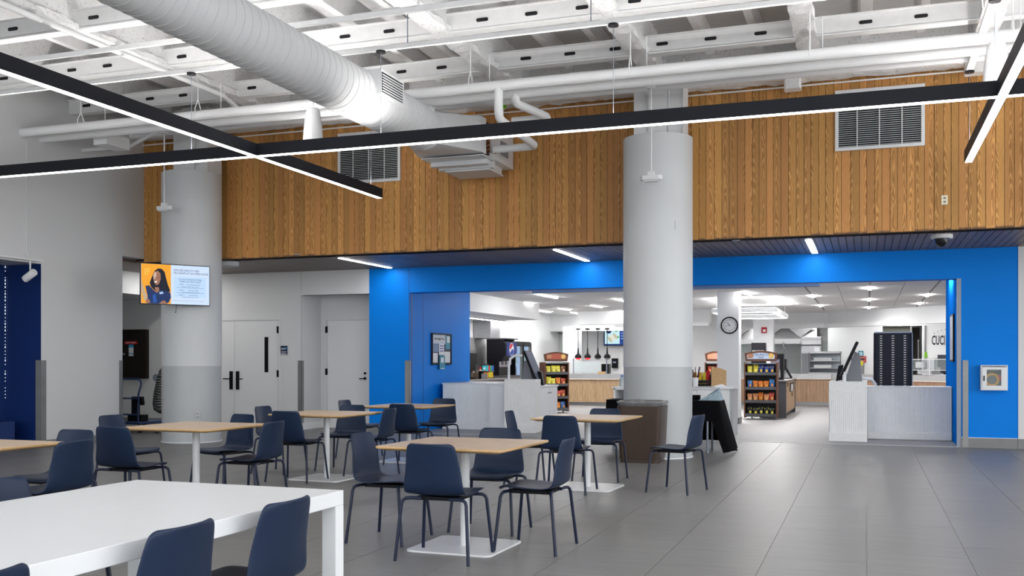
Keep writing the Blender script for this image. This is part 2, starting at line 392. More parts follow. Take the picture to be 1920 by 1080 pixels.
# ---- back wall: white part with the double door, recess with the single door
wb = struct('wall_back')
ZR = 2.60
MB().box(-12.6, -10.28, YW, YW + .2, 0, ZS + .02).box(-10.28, -8.82, YW, YW + .2, ZR, ZS + .02).box(-16.5, -12.5, 17.3, 17.5, 0, ZS + .02).box(-12.75, -12.6, YW, 17.5, 0, ZS + .02).build('wall_panel', WALLG, wb)
MB().box(-10.28, -8.82, YW - .015, YW + .1, ZR, ZR + .055).build('header_trim', WALLG, wb)
MB().box(-10.42, -10.28, YW + .2, 17.53, 0, ZS).box(-10.42, -8.6, 17.53, 17.7, 0, ZS).box(-8.82, -8.7, YW + .2, 17.53, 0, ZS).box(-10.28, -8.82, YW + .2, 17.53, ZR + .05, ZR + .12).build('recess_panel', WALLG, wb)
MB().box(-10.28, -10.268, YW + .01, 17.53, 0, .13).build('terrazzo_base', TERR, wb)
MB().box(-10.8, -10.3, YW - .012, YW, 0, .13).box(-16, -12.75, 17.288, 17.3, 0, .13).build('baseboard', GREYB, wb)
MB().box(-10.287, -10.283, YW - .003, YW, 0, ZS).build('joint', GREYB, wb)
MB().box(-16.5, -13.4, YWOOD + .1, 17.3, 2.63, ZS).build('bulkhead', WALLG, wb)
MB().box(-16.7, -16.5, 13.6, 17.5, 0, ZS + .3).box(-16.5, XL - .2, 13.5, 13.6, 0, ZS + .3).build('corridor_block_wall', WALLG, wb)  # unseen walls, added to keep stray world light out of the corridor
# doors
d1 = struct('door_1'); d1.location = (0, YW, 0)
DX0, DX1, DZ = -12.55, -10.80, 2.13
MB().box(DX0 - .05, DX0, -.03, .03, 0, DZ + .05).box(DX1, DX1 + .05, -.03, .03, 0, DZ + .05).box(DX0, DX1, -.03, .03, DZ, DZ + .05).build('door_frame', WALLG, d1)
xm = at(441, 640, Y=YW).x
for (a, b_, side) in ((DX0 + .004, xm - .004, 1), (xm + .004, DX1 - .004, -1)):
    lf = MB().box(a, b_, -.018, .02, .01, DZ - .004).build('door_leaf', WHITE, d1)
    hx = xm - side * .075
    MB().rbox(hx, -.03, .075, .024, at(430, 730, Y=YW).z, at(430, 696, Y=YW).z, .01).build('lock_plate', BLACKP, lf)
    MB().tube([(hx, -.05, .98), (hx, -.085, .98), (hx - side * .15, -.085, .98)], .011).build('lever', BLACKP, lf)
    if side == -1:
        x0, x1 = at(497, 650, Y=YW).x, at(504, 650, Y=YW).x
        MB().box(x0, x1, -.021, -.017, at(500, 698, Y=YW).z, at(500, 632, Y=YW).z).build('vision_glass', BLACKP, lf)
        for py in (618, 700): MB().box(DX1 - .012, DX1 + .03, -.035, -.019, at(515, py + 7, Y=YW).z, at(515, py - 6, Y=YW).z).build('hinge', BLACKP, lf)
d2 = struct('door_2'); d2.location = (0, 17.53, 0)
ex0 = at(614, 650, Y=17.53).x
MB().box(ex0 - .06, ex0, -.03, .0, 0, 2.20).box(ex0, -8.86, -.03, 0, 2.14, 2.20).build('door_frame', WALLG, d2)
lf = MB().box(ex0 + .004, -8.87, -.012, .01, .01, 2.136).build('door_leaf', WHITE, d2)
for py in (618, 697): MB().box(ex0 - .03, ex0 + .012, -.04, -.012, at(613, py + 6, Y=17.5).z, at(613, py - 6, Y=17.5).z).build('hinge', BLACKP, lf)
hx = at(684, 712, Y=17.5).x
MB().lathe([(.028, 0), (.028, .02), (.02, .03)], 16, M=Matrix.Translation((hx, -.012, .99)) @ Matrix.Rotation(PI/2, 4, 'X')).tube([(hx, -.05, .99), (hx - .11, -.055, .985)], .011).build('lever', BLACKP, lf)
MB().lathe([(.024, 0), (.024, .02)], 16, M=Matrix.Translation((hx, -.012, 1.09)) @ Matrix.Rotation(PI/2, 4, 'X')).build('deadbolt', BLACKP, lf)

# ---- blue wall with the wide opening
XO0, XO1, ZH = -7.99, 1.34, 2.60
bw = struct('wall_blue')
MB().box(-8.82, XO0, YW, 19.8, 0, ZS).box(XO1 + .03, 2.16, YW, 19.5, 0, ZS).box(XO0, XO1 + .03, YW, YW + .3, ZH, ZS).build('wall_panel', BLUE, bw)
MB().box(XO0 - .004, XO0 + .002, YW - .002, YW + .004, 0, ZS).box(XO0 - .002, XO0 + .003, 17.42, 17.43, 0, 2.75).box(XO0 - .03, XO0 + .003, YW + .10, YW + .13, 0, ZH).build('joint', NAVYW, bw)
MB().box(XO1 + .03, 2.16, YW - .015, YW, 0, .15).box(-8.82, XO0, YW - .015, YW, 0, .15).build('baseboard', GREYB, bw)
MB().box(XO1 + .03, 2.16, YW - .018, YW, .15, .158).build('base_trim', TABW, bw)
MB().box(XO1 - .03, XO1 + .03, YW, YW + .05, 0, ZH).box(XO1 - .02, XO1 + .03, YW + .12, YW + .17, 0, ZH).build('door_channel', ALU, bw)
MB().box(XO1, XO1 + .03, YW + .2, 19.5, 0, 2.9).build('jamb_face', mat('jamb_blue', (0.008, 0.19, 0.72), .6, vary=.02, spec=.0), bw)
MB().box(-5.62, -.72, YW + .08, YW + .28, ZH - .055, ZH).build('track_box', mat('track_blue', (0.10, 0.19, 0.42), .4, vary=.03), bw)
MB().box(2.16, 9, YW - .01, YW + .2, 0, ZS).build('side_panel', WALLG, bw)
MB().box(2.16, 9, YW - .025, YW - .01, 0, .15).build('side_baseboard', GREYB, bw)

# corner guards
GUARD = mat('guard_steel', (0.24, 0.245, 0.245), 0.42, 0.35, vary=0.12, scale=2.5, stretch=(.2, .2, 1))
def guard(name, mb, label): tag(mb.build(name, GUARD), label, 'corner guard')
GT = 1.34
guard('corner_guard', MB().box(XL, XL + .004, 12.03, 12.13, .1, GT).box(XL - .1, XL + .004, 12.022, 12.026, .0, GT), 'steel corner guard at the edge of the navy recess')
guard('corner_guard', MB().box(XL - .09, XL + .004, 13.811, 13.815, 0, GT).box(XL, XL + .004, 13.73, 13.815, .0, GT), 'steel corner guard at the end of the grey left wall by the cart')
guard('corner_guard', MB().box(-10.36, -10.276, YW - .005, YW - .001, 0, GT).box(-10.28, -10.276, YW - .005, YW + .08, 0.13, GT), 'steel corner guard beside the white recess door')
guard('corner_guard', MB().box(-8.075, XO0 + .004, YW - .006, YW - .002, .0, GT).box(XO0, XO0 + .004, YW - .006, YW + .07, 0, GT), 'steel corner guard on the left blue wall corner')
guard('corner_guard', MB().box(XO1 + .05, XO1 + .13, YW - .019, YW - .015, .0, GT), 'steel corner guard on the right blue wall beside the opening')

# ---- columns
def column(n, cx, lab):
    c = struct('column_%d' % n); c.location = (cx, 13.83, 0)
    R = .475
    prof = [(R, 0.0), (R, 1.25)]
    MB().lathe([(R, 0.02), (R, 1.247)], 64).build('lower_wrap', COLG, c, smooth=True)
    MB().lathe([(R + .006, 1.247), (R + .006, 4.42)], 64, cap=True).build('shaft', COLU, c, smooth=True)
    MB().lathe([(R + .012, 0.0), (R + .012, .018)], 64).build('base_ring', TABW, c, smooth=True)
    MB().box(-.33, -.11, -.05, .3, 4.3, 5.5).box(-.11, .14, -.12, .3, 4.3, 5.5).box(.14, .36, -.05, .3, 4.3, 5.5).box(.36, .372, -.09, .3, 4.3, 5.5).build('steel_core', WHITE, c)
    MB().tube([(.17, -.08, 4.42), (.17, -.08, 5.1), (.22, -.08, 5.22)], .012, 6).build('conduit', WHITE, c)
    return c
column(1, -10.55, ''); column(2, -2.75, '')

# ---- ceiling of the hall
ce = struct('ceiling')
MB().box(-16, 9, -4, 14.6, 5.86, 6.0).build('deck', CEILW, ce)
# deep beams along the depth, wrapped in rough fireproofing
def fire_beam(length, wf, h):
    b = MB(); n = int(length / .12); prof = [(-wf, 0), (-wf, .07), (-.07, .12), (-.06, h), (.06, h), (.07, .12), (wf, .07), (wf, 0), (wf*.4, -.01), (-wf*.4, -.01)]
    k = len(prof); vs = []; fs = []
    for i in range(n + 1):
        for j, (a, z) in enumerate(prof):
            nz = noise.noise(Vector((a * 9, i * .8, z * 9)))
            vs.append((a + .03 * noise.noise(Vector((i * .9, j * 2.1, 3))), i * length / n, z + .03 * nz + .014 * noise.noise(Vector((i * 2.7, j * 1.3, 7)))))
    for i in range(n):
        for j in range(k): fs.append((i*k + j, i*k + (j+1) % k, (i+1)*k + (j+1) % k, (i+1)*k + j))
    fs += [tuple(range(k)), tuple(n*k + j for j in range(k))[::-1]]
    return b.add(vs, fs)
fb = fire_beam(16.0, .13, .62).mesh('beam', FIREP)
BX = [-2.75 + 2.05 * k for k in range(-4, 5)]
for x in BX: link_copy('beam', fb, ce, (x, -1.8, 5.25))
g = fire_beam(21.0, .16, .65).mesh('girder', FIREP)
o = link_copy('girder', g, ce, (9, 14.16, 5.17)); o.rotation_euler = (0, 0, PI / 2)
for x in (-.95, 1.3): MB().rbox(0, 0, .22, .2, -.18, .1, .03).build('hanger_block', FIREP, ce, loc=(x, 14.1, 5.2))
# channels with slots across
slot = MB().rbox(0, 0, .15, .042, -.004, .004, .02, M=Matrix.Rotation(PI/2, 4, 'X')).mesh('slot', DARK)
for y in (12.6, 11.0, 9.4, 7.8, 6.2, 4.6, 3.0):
    cb = MB().box(-12, 9, y, y + .02, 5.27, 5.47).box(-12, 9, y, y + .15, 5.25, 5.275).box(-12, 9, y - .03, y + .02, 5.46, 5.475).build('cross_beam', CEILW, ce)
    x = -11.6
    while x < 6:
        if y > 5 and inview(x, y, .3) and all(abs(x - bx) > .2 for bx in BX): link_copy('slot', slot, cb, (x, y - .004, 5.36))
        x += .61
jm = MB().prism([(-.05, 0), (.05, 0), (.11, .26), (-.11, .26)], -3, 14.2, 'Y').mesh('joist', CEILW)
for bx in BX:
    for q in (1, 2): link_copy('joist', jm, ce, (bx + q * 2.05 / 3, 0, 5.62))
tr = MB().box(-16, 9, 12.62, 14.2, 5.80, 5.86).build('deck_shade', mat('deck_shade_grey', (0.62, 0.62, 0.62), .7, vary=.04), ce)  # darker sheet: shade of the bay by the oak wall painted in

# ---- kitchen shell
kc = struct('ceiling_kitchen')
MB().box(-13, 6, YW + .3, 36, 2.83, 2.95).build('deck', KWALL, kc)
pm = MB().box(-.6, .6, -.6, .6, 0, .02).mesh('panel', mat('ceiling_panel', (.90, .90, .905), .7, vary=.01))
for i in range(-7, 4):
    for j in range(12):
        link_copy('panel', pm, kc, (-.53 + 1.21 * i + .605, YW + .92 + 1.21 * j, 2.80))
kw = struct('wall_kitchen')
MB().box(-11.2, -9.7, 19.8, 36, 0, 2.83).build('side_wall', KWALL, kw)
MB().box(-9.7, -4.4, 32.2, 32.4, 0, 2.83).box(-4.4, 6, 35.2, 35.4, 0, 2.83).box(5.6, 5.8, 18, 35, 0, 2.83).build('rear_wall', KWALL, kw)
MB().box(-9.7, -7.99, 19.81, 24.6, 2.40, 2.83).build('side_bulkhead', KWALL, kw)
MB().box(-8.1, -4.2, 28.6, 28.9, 2.42, 2.83).box(-6.9, -4.2, 28.3, 28.6, 2.33, 2.44).build('bulkhead', KWALL, kw)
MB().box(-4.4, -1.1, 31.5, 31.8, 2.44, 2.83).box(-4.4, -1.1, 31.3, 31.5, 2.33, 2.46).build('bulkhead', KWALL, kw)
M45 = Matrix.Translation((-1.1, 31.5, 0)) @ Matrix.Rotation(-PI / 4, 4, 'Z')
MB().box(0, 7, 0, .3, 2.44, 2.83, M=M45).box(-.1, 7, -.2, 0, 2.33, 2.46, M=M45).build('bulkhead', KWALL, kw)
MB().box(-3.0, -2.55, 21.5, 21.95, 0, 2.8).build('square_pillar', KWALL, kw)
MB().box(-3.01, -2.54, 21.49, 21.96, 0, .13).build('pillar_base', GREYB, kw)
a = at(1412, 640, Y=29.6); b_ = at(1450, 640, Y=29.6)
MB().box(a.x, b_.x, 29.6, 30.0, 0, 2.8).build('square_pillar', KWALL, kw)
a = at(1053, 640, Y=29.5); b_ = at(1076, 640, Y=29.5)
MB().box(a.x - .1, b_.x, 29.95, 30.4, 0, 2.42).build('square_pillar', KWALL, kw)
MB().box(-9.7, -6.6, 31.0, 31.2, 2.3, 2.83).build('bulkhead', KWALL, kw)
# lit doorway in the far left corner
d3 = struct('door_3')
p0 = at(1029, 617, Y=31.9); p1 = at(1033, 617, Y=31.9); p2 = at(1053, 617, Y=31.9)
MB().box(p0.x, p1.x, 31.85, 31.9, 0, 2.32).build('door_frame', GREYB, d3)
lf = MB().box(p1.x, p2.x + .2, 31.95, 32.0, 0, 2.3).build('door_leaf', mat('door_green', (.62, .66, .64), .5, vary=.02), d3)
MB().box(p1.x + .08, p1.x + .25, 31.86, 31.95, 2.16, 2.24).box(p1.x + .1, p2.x + .1, 31.85, 31.88, 2.25, 2.275).build('closer', BLACKP, lf)
# kitchen ceiling strips and lights
def strip(x, y, L, lab, wd=.055, z=2.80, lens=LENSK, nm='ceiling_light'):
    t = thing(nm, lab, 'ceiling light', (x, y, z))
    MB().box(-wd/2 - .012, wd/2 + .012, -L/2 - .012, L/2 + .012, -.006, .0).build('frame', TABW, t)
    MB().box(-wd/2, wd/2, -L/2, L/2, -.012 if z > 2.9 else -.02, -.006).build('diffuser', lens, t)
    return t
xs = {-1.15: 'left', .06: 'middle', 1.27: 'right'}
ords = ('nearest', 'second', 'farthest')
for X_, nmx in xs.items():
    ys = {-1.15: (19.4, 23.4, 27.4), .06: (21.3, 25.2, 28.9), 1.27: (18.3, 23.9, 27.3)}[X_]
    MB().box(X_ - .02, X_ + .02, 17.2, 30.2, 2.797, 2.80).build('slot_line', GREYB, kc)
    for q, y in enumerate(ys):
        if X_ == -1.15: q2 = q
        strip(X_, y, .75, '%s lit slot of the %s line in the kitchen ceiling' % (ords[q], nmx))
LL = [((1010, 551), (1043, 558), 'pair nearest the opening'), ((985, 566), (996, 569), 'beside the white side bulkhead'), ((1048, 577.5), (1067, 581), 'above the far door'),
      ((1109, 572), (1128, 575.5), 'above the heat lamps'), ((1153, 559.5), (1170, 564), 'left of the round column'), ((1160, 582), (1171, 584), 'farthest, by the menu screen'), ((1394, 545.5), (1408, 552), 'just right of the clock pillar')]
for p, q, l in LL:
    A = at(*p, Z=2.8); B = at(*q, Z=2.8)
    strip((A.x + B.x) / 2, (A.y + B.y) / 2, max(.6, min(1.5, abs(B.y - A.y))), 'short white ceiling strip light in the kitchen, %s' % l)
t = thing('ceiling_light', 'long strip light under the low bulkhead over the drink counter', 'ceiling light', (-9.0, 23.0, 2.40))
MB().box(-.06, .06, -2.6, 2.8, -.03, 0).build('frame', TABW, t); MB().box(-.05, .05, -2.55, 2.75, -.036, -.03).build('diffuser', mat('cove_lens', (1, .99, .97), .5, emit=30), t)
for x, y, l in ((-3.4, 33.0, 'left of the hood'), (-1.6, 32.6, 'behind the food display'), (-6.8, 30.9, 'over the heat lamps'), (2.6, 30.9, 'over the slicer counter'), (1.0, 32.2, 'before the sign wall'), (-8.9, 27.5, 'before the coolers'), (-8.3, 29.6, 'before the green door')):  # added strips, hidden from view, that brighten the rear kitchen walls
    strip(x, y, 1.8, 'added ceiling strip light to brighten the rear kitchen, %s' % l, .09, lens=mat('rear_fill_lens', (1, .99, .97), .5, emit=56))
# square ring pendant
t = thing('ring_pendant', 'white rectangular ring pendant lamp hanging in the kitchen', 'pendant lamp', (-2.66, 25.15, 2.45))
MB().box(-.74, .74, -1.75, -1.60, 0, .1).box(-.74, .74, 1.6, 1.75, 0, .1).box(-.74, -.59, -1.6, 1.6, 0, .1).box(.59, .74, -1.6, 1.6, 0, .1).build('housing', TABW, t)
MB().box(-.70, .70, -1.71, -1.64, -.006, 0).box(-.7, .7, 1.64, 1.71, -.006, 0).box(-.70, -.63, -1.64, 1.64, -.006, 0).box(.63, .70, -1.64, 1.64, -.006, 0).build('diffuser', LENSK, t)
MB().box(-.70, .70, -1.71, -1.64, .1, .104).box(-.7, .7, 1.64, 1.71, .1, .104).box(-.70, -.63, -1.64, 1.64, .1, .104).box(.63, .70, -1.64, 1.64, .1, .104).build('upper_diffuser', mat('ring_fill_up', (1, .99, .97), .5, emit=14), t)  # glow added on top of the ring to lighten the kitchen ceiling
for a, b_ in ((-.66, -1.6), (.66, -1.6), (-.66, 1.6), (.66, 1.6)): MB().tube([(a, b_, .1), (a, b_, .35)], .004, 5).build('suspension_wire', GREYB, t)

# ================================================================== HALL: lights
LZ, LH, LWD = 3.727, .143, .095
def run_light(lab, axis, fixed, a, b_, zoff=0.0):
    t = thing('linear_light', lab, 'linear light', ((0, fixed, LZ) if axis == 'X' else (fixed, 0, LZ)))
    def bx(m, lo, hi, w2, z0, z1, nm):
        (MB().box(lo, hi, -w2, w2, z0, z1) if axis == 'X' else MB().box(-w2, w2, lo, hi, z0, z1)).build(nm, m, t)
    hb = MB()
    if axis == 'X': hb.box(a, b_, -LWD/2, LWD/2, .004, LH - .035).box(a, b_, -LWD/2, -LWD/2 + .004, LH - .035, LH).box(a, b_, LWD/2 - .004, LWD/2, LH - .035, LH)
    else: hb.box(-LWD/2, LWD/2, a, b_, .004, LH - .035).box(-LWD/2, -LWD/2 + .004, a, b_, LH - .035, LH).box(LWD/2 - .004, LWD/2, a, b_, LH - .035, LH)
    hb.build('housing', DARK2, t)
    bx(LENS, a + .004, b_ - .004, LWD/2 - .008, zoff, .005, 'lower_diffuser')
    bx(LENSU, a + .02, b_ - .02, LWD/2 - .008, LH - .035, LH - .028, 'upper_diffuser')
    return t
DARK2 = mat('anodised_black', (0.009, 0.010, 0.015), 0.5, spec=0.2, vary=.04)
tx = run_light('long black linear light running across the whole hall', 'X', 10.05, -11.3, 7.5)
tl = run_light('black linear light at left running toward the oak wall', 'Y', -6.77, 3.4, 13.23, .0015)
tr_ = run_light('black linear light at far right pointing toward the vent grille', 'Y', 1.16, 3.4, 13.23, .0015)
run_light('added black linear light, out of view, crossing over the white table', 'X', 3.3, -11.3, 8.0)  # added overhead, out of view, to light near tables, floor and ceiling
run_light('added black linear light, out of view, crossing behind the white table', 'X', -3.0, -11.3, 8.0)  # added behind the camera for more light in the near hall
def wire(t, x, y, z1, lx, ly): 
    MB().tube([(x - lx, y - ly, LH), (x - lx, y - ly, z1 - LZ)], .003, 5).build('suspension_wire', ALU, t)
    MB().lathe([(.055, z1 - LZ - .022), (.055, z1 - LZ)], 20, M=Matrix.Translation((x - lx, y - ly, 0))).build('canopy', DARK, t, smooth=True)
for px in (359, 714, 1150): wire(tx, at(px, 200, Y=10.05).x, 10.05, 4.80, 0, 10.05)
wire(tx, -10.95, 10.05, 4.80, 0, 10.05)
wire(tr_, 1.16, 13.1, 4.80, 1.16, 0); wire(tr_, 1.16, 10.6, 4.80, 1.16, 0)
for y in (12.95,): wire(tl, -6.77, y, 4.80, -6.77, 0)
# strut channels
def bar(name, lab, mb, m=PIPEW, cat='pipe', smooth=False, parent=None):
    o = mb.build(name, m, parent, smooth=smooth)
    if not parent: tag(o, lab, cat)
    return o
def strut(lab, mb): bar('strut_channel', lab, mb, CEILW, 'strut')
strut('white strut channel carrying the long cross light', MB().box(-11.9, 7, 10.03, 10.07, 4.80, 4.85))
strut('white strut channel nearer the camera under the beams', MB().box(-11.9, 7, 9.08, 9.12, 4.82, 4.87))
strut('white strut channel above the right linear light', MB().box(1.12, 1.20, 4, 13.2, 4.80, 4.85))
strut('white strut channel above the left linear light', MB().box(-6.79, -6.75, 10.3, 13.2, 4.80, 4.85))
for k, (x, l) in enumerate(((-4.8, 'left'), (-2.7, 'middle'), (-.75, 'right'))):
    bar('hanger_rod', '', MB().tube([(x, 10.05, 4.85), (x, 10.05, 5.3)], .006, 6), ALU)
    tag(bpy.data.objects[-1] if False else [o for o in C.objects if o.name.startswith('hanger_rod')][-1], '%s steel rod holding the long strut channel under the beams' % l, 'rod')
# soffit strips
for (p, q, l) in (((635, 483), (735, 502), 'left'), ((1037, 466), (1103, 489), 'middle'), ((1516, 447), (1527, 474), 'right')):
    A = at(*p, Z=ZS); B = at(*q, Z=ZS)
    x = (A.x + B.x) / 2
    strip(x, 15.72, 1.85, '%s lit strip recessed in the dark slatted soffit' % {'left': 'leftmost', 'middle': 'middle', 'right': 'rightmost'}[l], .085, ZS, LENSS, 'soffit_light')
strip(-11.5, 15.18, .85, 'lit soffit strip over the double door, hidden behind the left column', .085, ZS, mat('door_lens', (1, .98, .95), .5, emit=36), 'soffit_light')
strip(-12.75, 16.1, .9, 'short added soffit strip brightening the corridor behind the wall screen', .085, ZS, mat('corridor_fill_lens', (1, .98, .95), .5, emit=48), 'soffit_light')  # added lamp, kept out of sight, that lifts the dark corridor
# cone pendants
def cone(x, lab):
    t = thing('cone_pendant', lab, 'pendant lamp', (x, 11.0, 4.02))
    MB().lathe([(.125, 0), (.128, .02), (.118, .2), (.098, .38), (.084, .46), (.07, .485), (.01, .488)], 32, cap=False).build('shade', WHITE, t, smooth=True)
    MB().lathe([(.115, .06), (.115, .064)], 24).build('diffuser', TABW, t)
    MB().tube([(0, 0, .487), (0, 0, .7), (-.03, 0, .80), (-.12, 0, .84), (-.16, 0, 1.25)], .009, 6).build('cord', WHITE, t)
cone(at(587, 230, Y=11).x, 'white cone shaped pendant hanging left of the round duct')
cone(at(1868, 120, Y=11).x, 'white cone shaped pendant behind the right linear light')
# sensors on rods
def sensor(px, lab):
    p = at(px, 300, Y=12.95); t = thing('sensor', lab, 'sensor', (p.x, 12.95, 3.70))
    MB().prism([(-.15, .0), (-.11, -.05), (.11, -.05), (.15, .0), (.10, .05), (-.10, .05)], 0, .06).box(-.10, .10, -.035, .035, -.02, .0).build('body', WHITE, t, bevel=.008)
    MB().rbox(0, 0, .09, .07, .06, .11, .01).build('neck', WHITE, t)
    MB().tube([(0, 0, .1), (0, 0, 1.22)], .011, 8).build('rod', WHITE, t, smooth=True)
    MB().rbox(0, 0, .10, .10, 1.2, 1.30, .01).build('junction_box', WHITE, t)
sensor(308, 'white ceiling sensor on a rod beside the left column'); sensor(1221, 'white ceiling sensor on a rod before the middle column')
# wall-wash spot at the navy recess
t = thing('track_spotlight', 'small white track spotlight over the navy recess', 'spotlight', (XL + .1, 11.72, 2.62))
Ms = Matrix.Rotation(math.radians(60), 4, 'Y')
MB().lathe([(.052, -.12), (.055, -.11), (.055, .09), (.048, .1)], 24, M=Ms).build('head', WHITE, t, smooth=True)
MB().tube([(0, 0, .03), (0, 0, .22)], .012, 8).build('stem', WHITE, t); MB().box(-.02, .02, -2.5, .25, .22, .25).build('track', WHITE, t)
MB().tube([(0, 0, .25), (-.09, .02, .34), (-.09, .02, 2.0)], .005, 5).build('cord', WHITE, t)

# ================================================================== HALL: duct, air unit, pipes
DXc, DZc, DR = -5.50, 4.381, .288
t = thing('spiral_duct', 'large white spiral round duct running to the oak wall', 'duct', (DXc, 0, DZc))
MY = Matrix.Rotation(-PI / 2, 4, 'X')
MB().lathe([(DR, 1.0), (DR, 12.0)], 56, M=MY).build('tube', DUCTW, t, smooth=True)
seam = MB(); path = []
y = 1.2
while y < 11.95:
    for j in range(36): path.append(((DR + .0015) * math.cos(-2*PI*j/36), y + .125 * j / 36, (DR + .0015) * math.sin(2*PI*j/36)))
    y += .125
seam.tube(path, .0035, 4).build('spiral_seam', mat('seam_grey', (.55, .56, .57), .5, vary=.02), t)
o = MB()
rg = []
for i in range(33):
    a = 2 * PI * i / 32
    c, s_ = math.cos(a), math.sin(a); m_ = max(abs(c), abs(s_))
    rg.append(((DR * c, 12.0, DR * s_), (-.06 + .50 * max(-1, min(1, c * 1.4)), 13.0, .12 + .25 * max(-1, min(1, s_ * 1.4)))))
vs = [p for q in rg[:-1] for p in q]; fs = [(2*i, 2*((i+1) % 32), 2*((i+1) % 32) + 1, 2*i + 1) for i in range(32)]
MB().add(vs, fs).build('transition', DUCTW, t, smooth=True)
dg = MB().box(.08, .34, 10.10, 10.70, -.042, .243).build('diffuser_box', DUCTW, t)
fr = MB()
for k in range(7): z = .0 + k * .030; fr.box(.341, .352, 10.14, 10.66, z, z + .011)
fr.build('louvre_blades', TABW, dg)
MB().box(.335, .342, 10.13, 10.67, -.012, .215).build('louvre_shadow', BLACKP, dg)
MB().lathe([(.05, 0), (.05, .03), (.035, .035)], 16, M=Matrix.Translation((.19, 11.8, .2)) @ Matrix.Rotation(PI/4, 4, 'Y')).build('access_cap', DUCTW, t)
# air handler
t = thing('air_unit', 'white fan coil unit at the end of the duct against the oak wall', 'air unit', (-5.56, 13.0, 4.25))
MB().box(-.50, .50, 0, .16, 0, .50).box(-.50, .51, .36, 1.28, -.02, .48).build('casing', DUCTW, t, bevel=.006)
MB().box(-.47, .47, .16, .36, .02, .48).build('coil_section', mat('coil_dark', (.06, .03, .02), .5, vary=.3, scale=30), t)
cp = MB()
for k in range(7): cp.tube([(.485, .2, .06 + k*.06), (.505, .26, .09 + k*.06), (.485, .32, .06 + k*.06)], .012, 6)
cp.build('copper_bends', mat('copper', (.55, .22, .1), .3, .9, vary=.05), t)
MB().box(-.46, .50, .05, .5, -.035, -.02).box(-.42, .46, .3, .42, -.10, -.02).box(-.38, .46, .5, .62, -.12, -.02).build('support_rail', TABW, t)
MB().box(-.30, .40, .55, 1.15, -.14, -.12).box(-.28, .38, .58, 1.12, -.12, -.02).build('drain_pan', DUCTW, t)
MB().box(.515, .53, .7, 1.0, .1, .3).build('control_plate', ALU, t)
MB().tube([(.56, .34, .06), (.62, .45, .1), (.72, .5, .12)], .028, 8).build('brass_valve', mat('brass', (.45, .28, .07), .3, .8, vary=.1), t)
# big pipes
t = thing('insulated_pipe', 'upper front white insulated pipe running across below the beams', 'pipe', (0, 11.67, 4.757))
MB().tube([(XL + .0, 0, 0), (9, 0, 0)], .066, 20).build('run', PIPEW, t, smooth=True)
for x in BX: 
    c_ = MB().tube([(x + .1, 0, .5), (x + .1, 0, .22), (x + .1, .06, .1), (x + .1, .068, -.02)], .008, 5).tube([(x + .1, 0, .22), (x + .1, -.06, .1), (x + .1, -.068, -.02)], .008, 5); c_.build('clevis_hanger', PIPEW, t)
for x in (-6.5, -3.4, -.3, 2.2): MB().tube([(x, 0, 0), (x + .25, 0, 0)], .069, 20).build('fitting_cover', PIPEW, t, smooth=True)
xa = at(935, 180, Y=11.67).x
MB().tube([(xa, 0, 0), (xa, 0, -.33), (xa, .03, -.385), (xa, .09, -.41), (xa - .05, 1.55, -.41), (xa - .08, 1.63, -.41), (xa - .16, 1.66, -.41), (xa - .70, 1.68, -.41)], .055, 14).build('branch', PIPEW, t, smooth=True)
t = thing('insulated_pipe', 'lower white insulated pipe beside the upper front pipe', 'pipe', (0, 12.03, 4.735))
MB().tube([(XL, 0, 0), (9, 0, 0)], .055, 18).build('run', PIPEW, t, smooth=True)
for x in BX: MB().tube([(x + .22, 0, .55), (x + .22, 0, .04)], .007, 5).build('clevis_hanger', PIPEW, t)
xa = at(967, 180, Y=12.03).x
MB().tube([(xa, 0, 0), (xa, -.02, -.06), (xa, .02, -.10), (xa + .01, .08, -.11), (xa + .14, .84, -.10), (xa + .13, .91, -.10), (xa + .06, .94, -.10), (xa - .38, .95, -.10)], .055, 14).build('branch', PIPEW, t, smooth=True)
bar('sprinkler_pipe', 'third white pipe with sprinkler heads, behind the insulated pair', MB().tube([(-10.9, 12.9, 4.98), (9, 12.9, 4.98)], .035, 14), smooth=True)
bar('sprinkler_pipe', 'fourth white pipe closest to the oak wall', MB().tube([(-11.3, 13.25, 4.99), (9, 13.25, 4.99)], .042, 14), smooth=True)
bar('elbow_pipe', 'white pipe with a kinked end at the left wall', MB().tube([(XL, 12.9, 4.74), (-11.0, 12.9, 4.74), (-10.5, 12.9, 4.93), (-9.9, 12.9, 5.1)], .03, 12), smooth=True)
spk = [o for o in C.objects if o.name.startswith('sprinkler_pipe')][0]
for px in (1160, 1550, 1600):
    x = at(px, 120, Y=12.86).x; Ms_ = Matrix.Translation((x, 12.86, 4.93))
    MB().lathe([(.012, 0), (.02, .02), (.014, .05)], 10, M=Ms_).lathe([(.028, -.012), (.028, -.006)], 12, M=Ms_).build('sprinkler', PIPEW, spk)
MB().tube([(XL, YWOOD - .05, 5.10), (9, YWOOD - .05, 5.14)], .012, 8).build('conduit', PIPEW, None); tag([o for o in C.objects if o.name.startswith('conduit')][-1], 'thin white conduit along the top of the oak wall', 'conduit')
bar('sprinkler_pipe', 'white branch pipe running toward the oak wall at upper left', MB().tube([(-8.72, 3, 5.15), (-8.72, 12.1, 5.15), (-8.72, 12.6, 5.02)], .035, 12), smooth=True)
bar('sprinkler_pipe', 'white pipe beside the nearer strut channel, right of the duct', MB().tube([(-5.1, 9.35, 4.95), (7, 9.35, 4.95)], .03, 12).tube([(-4.75, 9.35, 4.95), (-4.55, 9.35, 4.95)], .042, 12), smooth=True)
MB().box(-11.1, -10.85, 12.2, 12.7, 4.62, 4.8).build('pull_box', PIPEW, None); tag([o for o in C.objects if o.name.startswith('pull_box')][-1], 'white pull box on the pipes at the left wall', 'box')
